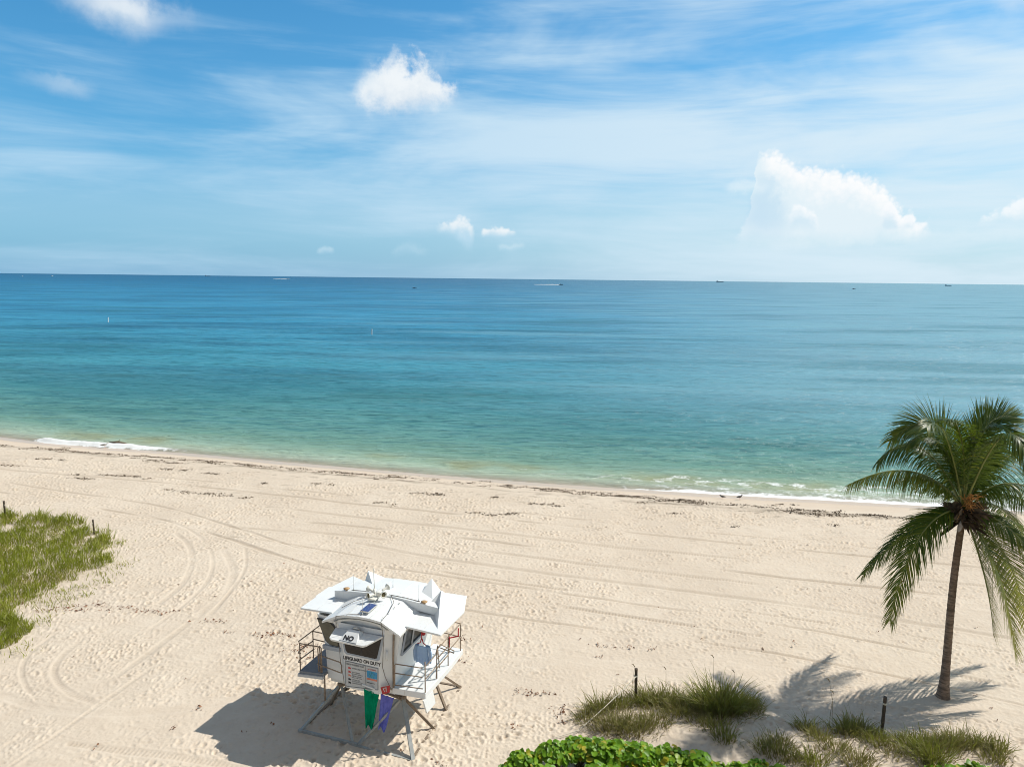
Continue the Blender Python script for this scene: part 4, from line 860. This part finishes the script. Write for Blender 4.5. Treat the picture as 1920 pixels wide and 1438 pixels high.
# ------------------------------------------------------------------ posts and ropes
def post(px, py, topx, topy, r, label):
    p = at(px, py, .05); zt = deep(topx, topy, p[1]); h = np.array([zt[0]-p[0], 0, zt[2]-gz(p[0], p[1])]); P = [(0, 0, -.3)]+[tuple(h*t) for t in np.linspace(0, 1, 9)]
    b = MB().tube(P, [r*(1+.06*math.sin(i*2.3)) for i in range(10)], 10); o = b.build('fence_post', M['post'], label=label, cat='post', group='timber dune posts'); o.location = (p[0], p[1], gz(p[0], p[1])); return p, h
p1, h1 = post(1192,1312,1193,1253,.055,'brown timber post with rope tied near its top between the grass clumps')
p2, h2 = post(1653,1374,1660,1306,.06,'dark leaning timber post in front of the palm shadow')
p3, h3 = post(177,1000,174,974,.05,'short dark post at the right end of the large left grass patch')
p4, h4 = post(10,968,7,939,.06,'dark post at the far left edge behind the large grass patch')
def rope(a, b, sag, label, r=.014):
    a, b = np.array(a), np.array(b); P = [a*(1-t)+b*t-np.array([0, 0, sag*4*t*(1-t)]) for t in np.linspace(0, 1, 18)]; MB().tube(P, r, 6).build('rope', M['rope'], label=label, cat='rope', group='dune fence ropes')
tp = lambda p, h, f: (p[0]+h[0]*f, p[1]-.05, gz(p[0], p[1])+h[2]*f)
e1 = at(1085,1368,.25); rope(tp(p1, h1, .78), tuple(e1), .05, 'taut pale rope slanting down from the brown post over the grass'); rope(tuple(e1), tuple(at(1030,1385,.1)), .02, 'slack pale rope end lying on sand by the large shrub', .012)
e3 = at(160,1000,.15); rope(tp(p3, h3, .8), tuple(e3), .0, 'short pale rope stay beside the post at the right end of the grass patch')
e4 = at(42,968,.35); rope(tp(p4, h4, .8), tuple(e4), .03, 'short pale rope running from the far left post into the grass')
for p, h, f in ((p1, h1, .76), (p2, h2, .80)):
    q = np.array(tp(p, h, f))+[0, .05, 0]; b = MB()
    for k in range(3): b.tube([q+np.array([.068*math.cos(a), .068*math.sin(a), .02*k]) for a in np.linspace(0, 6.28, 12)], .013, 5)
    b.build('rope_wrap', M['rope'], label='pale rope wound round the '+('brown post beside the grass' if p is p1 else 'dark leaning post near the palm'), cat='rope', group='dune fence ropes')

# ------------------------------------------------------------------ sea things
def buoy(px, py, h, label):
    p = at(px, py, SEA); r = empty('marker_buoy', tuple(p), label=label, cat='buoy', group='white marker buoys')
    MB().lathe([(.16, -.4), (.20, -.1), (.20, .12), (.13, .25), (.13, h-.15), (.11, h-.02), (.02, h)], (0, 0, 0), 12, (.05, 0, 1)).build('spar', M['bwhite'], r)
    MB().lathe([(.215, -.06), (.215, .05)], (0, 0, 0), 12).build('float_collar', M['orange'], r)
buoy(697,628,1.75,'white marker buoy standing on the water above the tower'); buoy(203,604,1.75,'white marker buoy on the water near the left edge')
def boat(px, py, L, label, dark=False, head=1, wake=0., lift=0, name='motor_boat'):
    p = at(px, py, SEA); r = empty(name, tuple(p), R(4), label=label, cat='boat', group='boats far out at sea')
    hm = M['hulld'] if dark else M['hullw']; b = MB(); n = 9; V = []
    for i in range(n):
        t = i/(n-1); w = .14*L*min(1, (1-t)*2.2+.02)**.6; zt = .10*L+.05*L*t*t; x = head*(t-.5)*L
        V += [(x, -w, zt), (x, -w*.72, -.02*L), (x, w*.72, -.02*L), (x, w, zt)]
    F = [(4*i+j, 4*i+j+1, 4*i+j+5, 4*i+j+4) for i in range(n-1) for j in range(3)]+[(4*i, 4*i+4, 4*i+7, 4*i+3) for i in range(n-1)]+[(0, 1, 2, 3)]
    b.add(V, F); b.build('hull', hm, r)
    x0 = -head*.08*L; b = MB().prism([(x0-.17*L, -.09*L, .11*L), (x0+.2*L, -.09*L, .11*L), (x0+.10*L, -.09*L, .24*L), (x0-.15*L, -.09*L, .24*L)], (0, .18*L, 0)); b.build('cabin', M['hullw'] if not dark else M['ship'], r)
    MB().bar((x0, 0, .24*L), (x0-head*.05*L, 0, .40*L), .012*L, .012*L).build('mast', M['steel'], r)
    if wake:
        g = np.random.default_rng(int(px)); n = 60; V = []; F = []
        for i in range(n):
            t = i/(n-1); w = (.16+.12*t)*L*(.8+.4*g.random())*(1-t)**.35*.6; zt = (.04+.12*(1-t)**.6)*L*(.6+.6*g.random()); x = -head*(.35*L+t*wake)
            V += [(x, -w, -.05), (x, 0, zt), (x, w, -.05)]
        F = [(3*i+q, 3*i+q+1, 3*i+q+4, 3*i+q+3) for i in range(n-1) for q in (0, 1)]
        o = link_mesh('wake_foam', fast_mesh('wake_foam', np.array(V), np.array(F)), M['foam'], label='white foam wake trailing behind the '+label.split(' ')[0]+' '+('left' if px < 800 else 'right')+' speedboat', cat='wake', kind='stuff'); o.location = tuple(p); o.rotation_euler.z = R(4)
boat(541,524,19,'white speedboat with a short wake near the horizon left of centre',wake=80,name='speed_boat')
boat(777,541,7,'small brownish open boat lying still above the centre buoy',dark=True)
boat(1052,534.5,13,'dark speedboat trailing a long white wake right of centre',dark=True,wake=80,name='speed_boat')
boat(1601,542.5,9,'small dark boat lying still far out on the right',dark=True,name='motor_boat')
boat(98,518.5,18,'white sailing yacht on the horizon near the left edge',name='sail_boat')
boat(42,518.5,11,'tiny white boat just below the horizon at the left edge')
def shipo(px, py, L, label):
    p = at(px, py, SEA); r = empty('cargo_ship', tuple(p), label=label, cat='ship', group='ships on the horizon')
    MB().prism([(-.5*L, -.07*L, 0), (.46*L, -.07*L, 0), (.5*L, -.07*L, .08*L), (-.5*L, -.07*L, .075*L)], (0, .14*L, 0)).build('hull', M['ship'], r)
    MB().box((-.46*L, -.06*L, .075*L), (-.33*L, .06*L, .21*L)).box((-.43*L, -.02*L, .21*L), (-.39*L, .02*L, .26*L)).build('bridge', M['ship'], r)
    MB().box((-.28*L, -.06*L, .075*L), (.40*L, .06*L, .105*L)).build('cargo', M['ship'], r)
    for k in range(4): MB().bar((-.2*L+.17*L*k, 0, .1*L), (-.2*L+.17*L*k, 0, .16*L), .012*L, .012*L).build('crane_mast', M['ship'], r)
shipo(1350,529.6,110,'long grey cargo ship on the horizon right of centre'); shipo(1778,536.5,48,'small grey cargo ship on the horizon far right'); shipo(390,518.6,90,'faint grey cargo ship on the horizon left of centre')

# ------------------------------------------------------------------ birds, log, wrack
def bird(p, L, dark, rz, label, name):
    r = empty(name, p, rz, label=label, cat='bird', group='birds at the waterline'); bm_ = M['gulld'] if dark else M['gull']
    P = [(-.62*L, 0, .50*L), (-.40*L, 0, .52*L), (-.1*L, 0, .55*L), (.15*L, 0, .60*L), (.30*L, 0, .70*L), (.36*L, 0, .80*L), (.44*L, 0, .83*L), (.50*L, 0, .82*L)]
    MB().tube(P, [.02*L, .08*L, .17*L, .17*L, .10*L, .075*L, .075*L, .03*L], 10).build('body', bm_, r)
    for s_ in (-1, 1):
        MB().tube([(.15*L, s_*.13*L, .64*L), (-.1*L, s_*.17*L, .60*L), (-.45*L, s_*.10*L, .55*L), (-.7*L, s_*.04*L, .54*L)], [.03*L, .09*L, .06*L, .01*L], 8).build('wing', M['gulld'], r)
        MB().tube([(0, s_*.06*L, .44*L), (.02*L, s_*.06*L, .2*L), (0, s_*.06*L, 0), (.08*L, s_*.07*L, 0)], .014*L, 5).build('leg', M['orange'], r)
    MB().lathe([(.028*L, 0), (.004*L, .14*L)], (.50*L, 0, .82*L), 6, (1, 0, -.1)).build('beak', M['orange'], r)
def onsand(px, py):
    z = -.6
    for _ in range(8): p = at(px, py, z); z = gz(p[0], p[1])
    return (p[0], p[1], z)
bird(onsand(197, 840), .62, False, R(10), 'white and dark gull standing by the breaking wave on the left', 'gull')
bird(onsand(1354, 936), .42, True, R(170), 'small dark shorebird, the left one of the pair at the right waterline', 'shorebird')
bird(onsand(1387, 937), .46, True, R(20), 'small dark shorebird, the right one of the pair at the right waterline', 'shorebird')
lp = at(206, 833, SEA); b = MB().tube([(0, 0, 0), (.9, -.2, .1), (1.9, -.45, .05)], [.14, .18, .10], 9).tube([(.9, -.2, .1), (1.1, -.1, .38)], [.06, .03], 6); o = b.build('driftwood_log', M['log'], label='dark driftwood log lying in the surf beside the breaking wave', cat='log'); o.location = (lp[0], lp[1], SEA+.12)
def shards(spots, name, mat, size, label, cat):
    g = np.random.default_rng(len(spots)+int(size*100)); V = []; F = []
    for px, py, rx, ry, n in spots:
        c = onsand(px, py); x = c[0]+g.normal(0, rx*.5, n); y = c[1]+g.normal(0, ry*.5, n); z = ground_base(x, y)
        for k in range(n):
            L = size*g.uniform(.4, 1.4); a = g.random()*6.28; u = np.array([math.cos(a), math.sin(a), g.normal(0, .2)])*L; w = np.array([-math.sin(a), math.cos(a), g.normal(0, .5)])*L*g.uniform(.2, .5); p = np.array([x[k], y[k], z[k]+.02+.03*g.random()]); b0 = len(V)
            V += [p-u*.5, p+w*.5+[0, 0, .05*g.random()], p+u*.5, p-w*.5]; F.append((b0, b0+1, b0+2, b0+3))
    return link_mesh(name, fast_mesh(name, np.array(V), np.array(F), False), mat, label=label, cat=cat, kind='stuff')
sp_ = []
for px, py, rx in ((122,840,.5),(82,861,.9),(118,863,.4),(8,873,1.3),(145,890,.5),(195,891,.6),(215,892,.9),(237,893,.9),(253,894,.5),(275,898,.5),(150,897,.9),(165,899,.4),(315,880,.6),(345,882,.4),(390,888,.5),(404,889,.5),(313,919,.4),(345,922,.7),(385,926,1.2),(415,930,.8),(460,934,.5),(284,863,.8),(300,866,1.2),(330,869,1.),(375,864,.4),(415,867,.4),(498,906,.4),(597,907,.6),(620,909,.3),(650,891,.9),(585,886,.5),(708,899,.3),(785,925,.8),(815,928,.9),(823,926,.5),(893,912,.7),(907,903,.5),(930,933,.5),(895,962,.7),(918,966,.5),(945,965,.6),(960,963,.6),(1000,944,.3),(1020,946,.7),(1045,949,.5),(1126,930,.7),(1062,924,.5),(712,943,.5),(735,947,.3),(1290,943,1.3),(1310,946,.9),(1265,963,.5),(1455,957,.7),(1475,959,.5),(1500,962,.8),(1520,964,.8),(1540,967,.9),(1560,966,.5),(1590,968,.9),(1640,967,1.1),(1668,971,.7),(1695,972,.7),(1465,946,.35),(1488,947,.35),(1205,943,.4),(1230,939,.5),(1255,940,.8),(1565,986,.4),(1379,988,.25)):
    sp_.append((px, py, rx*1.15, .22, int(60*rx)))
for k in range(330):
    px = RNG.uniform(0, 1740); base = np.interp(px, (0, 480, 960, 1740), (836, 874, 913, 976)); sp_.append((px, base+RNG.normal(0, 1.6), RNG.uniform(.3, 1.2), .14, int(RNG.uniform(8, 26))))
shards(sp_, 'seaweed_wrack', M['wreck'], .15, 'dark seaweed wrack strewn in a line along the last tide mark', 'seaweed')
sp_ = [(px, py, rx, .22, int(34*rx)) for px, py, rx in ((150,1144,.9),(165,1136,.6),(185,1133,.7),(205,1145,.4),(232,1139,.9),(255,1144,.5),(285,1147,.8),(305,1152,.4),(400,1166,.8),(425,1185,.3),(330,1146,.3),(490,1190,.7),(515,1191,.7),(540,1192,.5),(560,1220,.8),(576,1210,.8),(590,1235,.8),(85,1145,.7),(120,1139,.5),(985,1296,.55),(1003,1303,.4),(1036,1300,.45),(1058,1330,.5),(1052,1340,.4),(1140,1212,.6),(1122,1232,.3),(855,1230,.5),(865,1240,.4),(872,1196,.4),(1180,1215,.25),(1225,1218,.25),(376,1328,.25),(826,1432,.35),(962,1365,.3),(325,1364,.2),(1062,1353,.3),(1490,1204,.1),(1430,1217,.1))]
for k in range(70): sp_.append((RNG.uniform(0, 1900), RNG.uniform(1010, 1430), .12, .08, 2))
shards(sp_, 'leaf_litter', M['leaf'], .115, 'reddish brown dry leaf litter scattered over the sand', 'leaf litter')
# ------------------------------------------------------------------ light
SUN_EL, SUN_AZ = R(47.5), R(71.5)           # azimuth clockwise from +Y
sd = bpy.data.lights.new('sun', 'SUN'); sd.energy = 4.9; sd.angle = R(.53); sd.color = (1, .96, .88)
so = bpy.data.objects.new('sun', sd); col.objects.link(so)
sv = Vector((math.sin(SUN_AZ)*math.cos(SUN_EL), math.cos(SUN_AZ)*math.cos(SUN_EL), math.sin(SUN_EL)))
so.rotation_euler = sv.to_track_quat('Z', 'Y').to_euler(); so.location = (30, 20, 40)

def build_world():
    w = bpy.data.worlds.new('World'); sc.world = w; w.use_nodes = True; w.node_tree.nodes.clear(); nt = NT(w.node_tree)
    out = nt.node('ShaderNodeOutputWorld'); bg = nt.node('ShaderNodeBackground'); nt.l.new(bg.outputs[0], out.inputs[0])
    sky = nt.node('ShaderNodeTexSky', sky_type='NISHITA', sun_disc=False, sun_elevation=SUN_EL, sun_rotation=SUN_AZ, altitude=10, air_density=1.0, dust_density=.6, ozone_density=2.2)
    g = nt.node('ShaderNodeTexCoord').outputs['Generated']; sp = nt.node('ShaderNodeSeparateXYZ'); nt.l.new(g, sp.inputs[0])
    X, Y, Z = (E(nt, sp.outputs[i]) for i in range(3))
    az = nt.math('ARCTAN2', X, Y); el = nt.math('ARCSINE', Z)
    STR = .085
    K = 1/STR
    def rgb(r, g_, b): return (r*K, g_*K, b*K)
    c = nt.mix(1., sky.outputs[0], (.26, 1.24, 1.66), 'MULTIPLY')
    rt = nt.sstep(az, -.60, .62)
    # haze towards the horizon, brighter on the sun's side
    hz = nt.math('EXPONENT', el.max(0)*-5.5)
    c = nt.mix((hz*(rt*.10+.90)).min(.98), c, nt.mix(rt, rgb(.255, .475, .71), rgb(.52, .71, .815)))
    h2 = nt.math('EXPONENT', ((el-.075)/.045)*((el-.075)/.045)*-1.); c = nt.mix(h2*.45, c, nt.mix(rt, rgb(.40, .63, .80), rgb(.70, .85, .93)))
    # bright veil: unseen warm fill light added overhead and inland
    sky_fill = nt.sstep(el, .50, .85).max(nt.sstep(Y, .25, -.15)*nt.sstep(el, -.02, .08))
    c = nt.mix(sky_fill*nt.sstep(nt.noise(g, 2.2, 2, .55), .25, .55)*.72, c, rgb(.40, .355, .30))
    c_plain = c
    # cirrus veils
    a1 = nt.noise(nt.vec(az*1.7+el*.7+3.3, el*10.), 1.35, 5, .58, .45, '2D'); a2 = nt.noise(nt.vec(az*2.4-el*1.2, el*22+7.7), 1.4, 5, .6, .3, '2D'); a3 = nt.noise(nt.vec(az*1.2+9.1, el*2.9), 1.7, 3, .5, .2, '2D')
    band = nt.math('EXPONENT', ((el-.175)/.055)*((el-.175)/.055)*-1.)
    dens = a1*.58+a2*.34+a3*.34+rt*.23+band*.13-nt.sstep(el, .22, .36)*.07
    ci = nt.sstep(dens, .59, 1.04)
    edge = nt.sstep(nt.math('ABSOLUTE', az), 1.1, .75)*nt.sstep(el, .62, .46)
    c = nt.mix(ci*.92*edge, c, nt.mix(rt, rgb(.50, .72, .90), rgb(.72, .86, .95)))
    # cumulus clouds: outlines given in azimuth/elevation, edges broken up by noise
    b1 = nt.noise(nt.vec(az, el), 30, 6, .60, .1, '2D')-.5; b2 = nt.noise(nt.vec(az+2., el), 110, 4, .6, 0., '2D')-.5
    vo = nt.node('ShaderNodeTexVoronoi', feature='F1', voronoi_dimensions='2D'); nt.put(vo.inputs['Vector'], nt.vec(az+b2*.008, el+b1*.012)); nt.put(vo.inputs['Scale'], 95.)
    vo2 = nt.node('ShaderNodeTexVoronoi', feature='F1', voronoi_dimensions='2D'); nt.put(vo2.inputs['Vector'], nt.vec(az+b2*.005+1., el+b1*.006)); nt.put(vo2.inputs['Scale'], 210.)
    puff = E(nt, vo.outputs['Distance'])*.7+E(nt, vo2.outputs['Distance'])*.35        # 0 at the top of each billow
    wispx = az+b1*.022; wispy = el+b1*.034+b2*.008
    puffy = el+(puff-.35)*.015+b1*.012
    def ae(px, py):
        d = ray(px, py); return math.atan2(d[0], d[1]), math.asin(d[2]/np.linalg.norm(d))
    def cloud(c, pts, soft, col_lo, col_hi, alpha=1., rag=1., floor=None, shade=None, billow=False, lit=None):
        P = [(ae(px, t), ae(px, b)) for px, t, b in pts]; x0, x1 = P[0][0][0], P[-1][0][0]
        lo = min(p[1][1] for p in P); hi = max(p[0][1] for p in P); sp_ = hi-lo
        xx = az+(wispx-az)*(rag*(.75 if billow else 1.)); yy = el+((puffy if billow else wispy)-el)*rag
        u = nt.lin(xx, x0, x1)
        top = nt.curve(u, [((p[0][0]-x0)/(x1-x0), (p[0][1]-lo)/sp_) for p in P])*sp_+lo
        bot = nt.curve(u, [((p[0][0]-x0)/(x1-x0), (p[1][1]-lo)/sp_) for p in P])*sp_+lo
        yb = el+((wispy-el)*rag*.6)
        k = nt.sstep(top-yy, -soft*.2, soft)*nt.sstep(yb-bot, -soft*.3, soft*(floor or 1.))
        k = k*nt.sstep(xx, x0-soft*.2, x0+soft)*(1.-nt.sstep(xx, x1-soft, x1+soft*.2))
        v = nt.lin(top-yy, 0, shade or sp_, 1., 0.)+b1*.45-(puff-.35)*(.55 if billow else .2)
        if lit: v = v*nt.sstep(xx+(el-.1)*lit[2], ae(lit[0], 300)[0], ae(lit[1], 300)[0])
        return nt.mix(k*alpha, c, nt.mix(nt.sstep(v, .05, .95), rgb(*col_lo), rgb(*col_hi)))
    c_cirrus = c
    W = (.90, .94, .965)
    c = cloud(c, [(650,172,195),(690,128,205),(720,106,214),(748,96,217),(775,110,214),(800,122,210),(830,140,203),(872,168,190)], .023, (.68,.77,.86), W, .97, 1.5, shade=.11)
    c = cloud(c, [(780,120,160),(830,98,150),(880,118,130)], .03, (.6,.75,.88), (.72,.85,.93), .5, 1.3)
    c = cloud(c, [(660,130,190),(690,105,190),(720,98,180)], .03, (.6,.75,.88), (.72,.85,.93), .5, 1.3)
    c = cloud(c, [(85,-30,5),(160,-40,36),(210,-45,60),(250,-30,72),(290,0,62),(330,12,50),(360,18,52),(400,30,46)], .034, (.70,.80,.89), (.90,.94,.965), 1., .8)
    c = cloud(c, [(22,122,148),(70,133,160),(110,138,176),(145,150,184),(188,152,168)], .024, (.66,.78,.88), (.78,.87,.93), 1., .6)
    c = cloud(c, [(1840,-30,5),(1885,-30,25),(1925,-30,30),(1980,-40,20)], .03, (.75,.85,.93), W, .9, .9)
    c_up = c; c = c_cirrus
    # the tall cumulonimbus: body, shaded flank, bright heads
    c = cloud(c, [(1378,438,458),(1398,410,460),(1412,350,460),(1428,282,462),(1450,276,464),(1480,292,464),(1520,310,464),(1570,312,464),(1615,322,464),(1655,342,460),(1695,386,456),(1752,428,448)], .014, (.78,.89,.95), (1.0,1.0,1.0), .96, 1., 1.6, .06, True, (1412, 1462, 0.))
    c = cloud(c, [(1366,436,454),(1394,404,456),(1410,340,456),(1434,306,456),(1452,330,454),(1472,372,454),(1505,420,450)], .035, (.43,.67,.865), (.48,.71,.88), .55, .9)
    c = cloud(c, [(1650,392,432),(1675,378,434),(1692,402,432),(1706,392,430),(1722,412,432),(1740,414,430)], .006, (.66,.82,.92), (.96,.98,1), .92, .6, shade=.03, billow=True)
    c = cloud(c, [(1478,398,442),(1496,378,436),(1512,384,438),(1530,404,444),(1536,428,446)], .008, (.64,.81,.92), (.95,.98,1), .85, .7, 2., .03, True)
    c = cloud(c, [(818,420,440),(842,414,444),(862,404,458),(876,410,468),(890,426,470)], .007, (.50,.72,.87), W, .9, .6, 2.5, .03, True)
    c = cloud(c, [(902,430,444),(920,424,446),(945,426,446),(968,430,444)], .005, (.55,.75,.88), W, .9, .5, 2., .02, True)
    c = cloud(c, [(930,460,470),(956,456,472),(984,462,470)], .007, (.5,.72,.86), (.72,.86,.93), .6, .5)
    c = cloud(c, [(592,469,476),(608,460,478),(628,467,476)], .006, (.45,.68,.84), (.64,.81,.91), .55, .5)
    c = cloud(c, [(732,466,478),(770,457,479),(808,466,476)], .010, (.42,.66,.82), (.58,.77,.89), .45, .6)
    c = cloud(c, [(1835,405,420),(1870,392,420),(1900,374,420),(1930,362,420),(1990,368,420)], .008, (.66,.82,.92), (.95,.98,1), .8, .8, 2., .05, True)
    c = cloud(c, [(1340,450,464),(1500,446,472),(1650,434,464),(1800,428,458),(1960,420,452)], .016, (.68,.84,.92), (.82,.92,.97), .6, .5)
    c = cloud(c, [(1355,346,364),(1400,337,368),(1448,345,364)], .012, (.70,.86,.94), (.84,.93,.98), .7, .7)
    def bgn(col_):
        n = nt.node('ShaderNodeBackground'); nt.put(n.inputs[0], col_); nt.put(n.inputs[1], STR); return n.outputs[0]
    def pick(f, a_, b_):
        n = nt.node('ShaderNodeMixShader'); nt.put(n.inputs[0], f); nt.l.new(a_, n.inputs[1]); nt.l.new(b_, n.inputs[2]); return n.outputs[0]
    split = ae(960, 250)[1]
    front = pick(nt.math('GREATER_THAN', el, split), bgn(c), bgn(c_up))
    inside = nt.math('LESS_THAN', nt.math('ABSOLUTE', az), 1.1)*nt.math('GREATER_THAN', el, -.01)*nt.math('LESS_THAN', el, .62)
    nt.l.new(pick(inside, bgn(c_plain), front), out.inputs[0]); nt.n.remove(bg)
    w.cycles.sampling_method = 'MANUAL'; w.cycles.sample_map_resolution = 512
build_world()
sc.view_settings.view_transform = 'Standard'; sc.view_settings.look = 'None'; sc.view_settings.exposure = 0; sc.view_settings.gamma = 1
sc.render.engine = 'CYCLES'
sc.cycles.filter_width = 1.0; sc.cycles.use_adaptive_sampling = True; sc.cycles.adaptive_threshold = .03; sc.cycles.max_bounces = 5; sc.cycles.diffuse_bounces = 2; sc.cycles.glossy_bounces = 2; sc.cycles.transparent_max_bounces = 16; sc.cycles.use_denoising = True
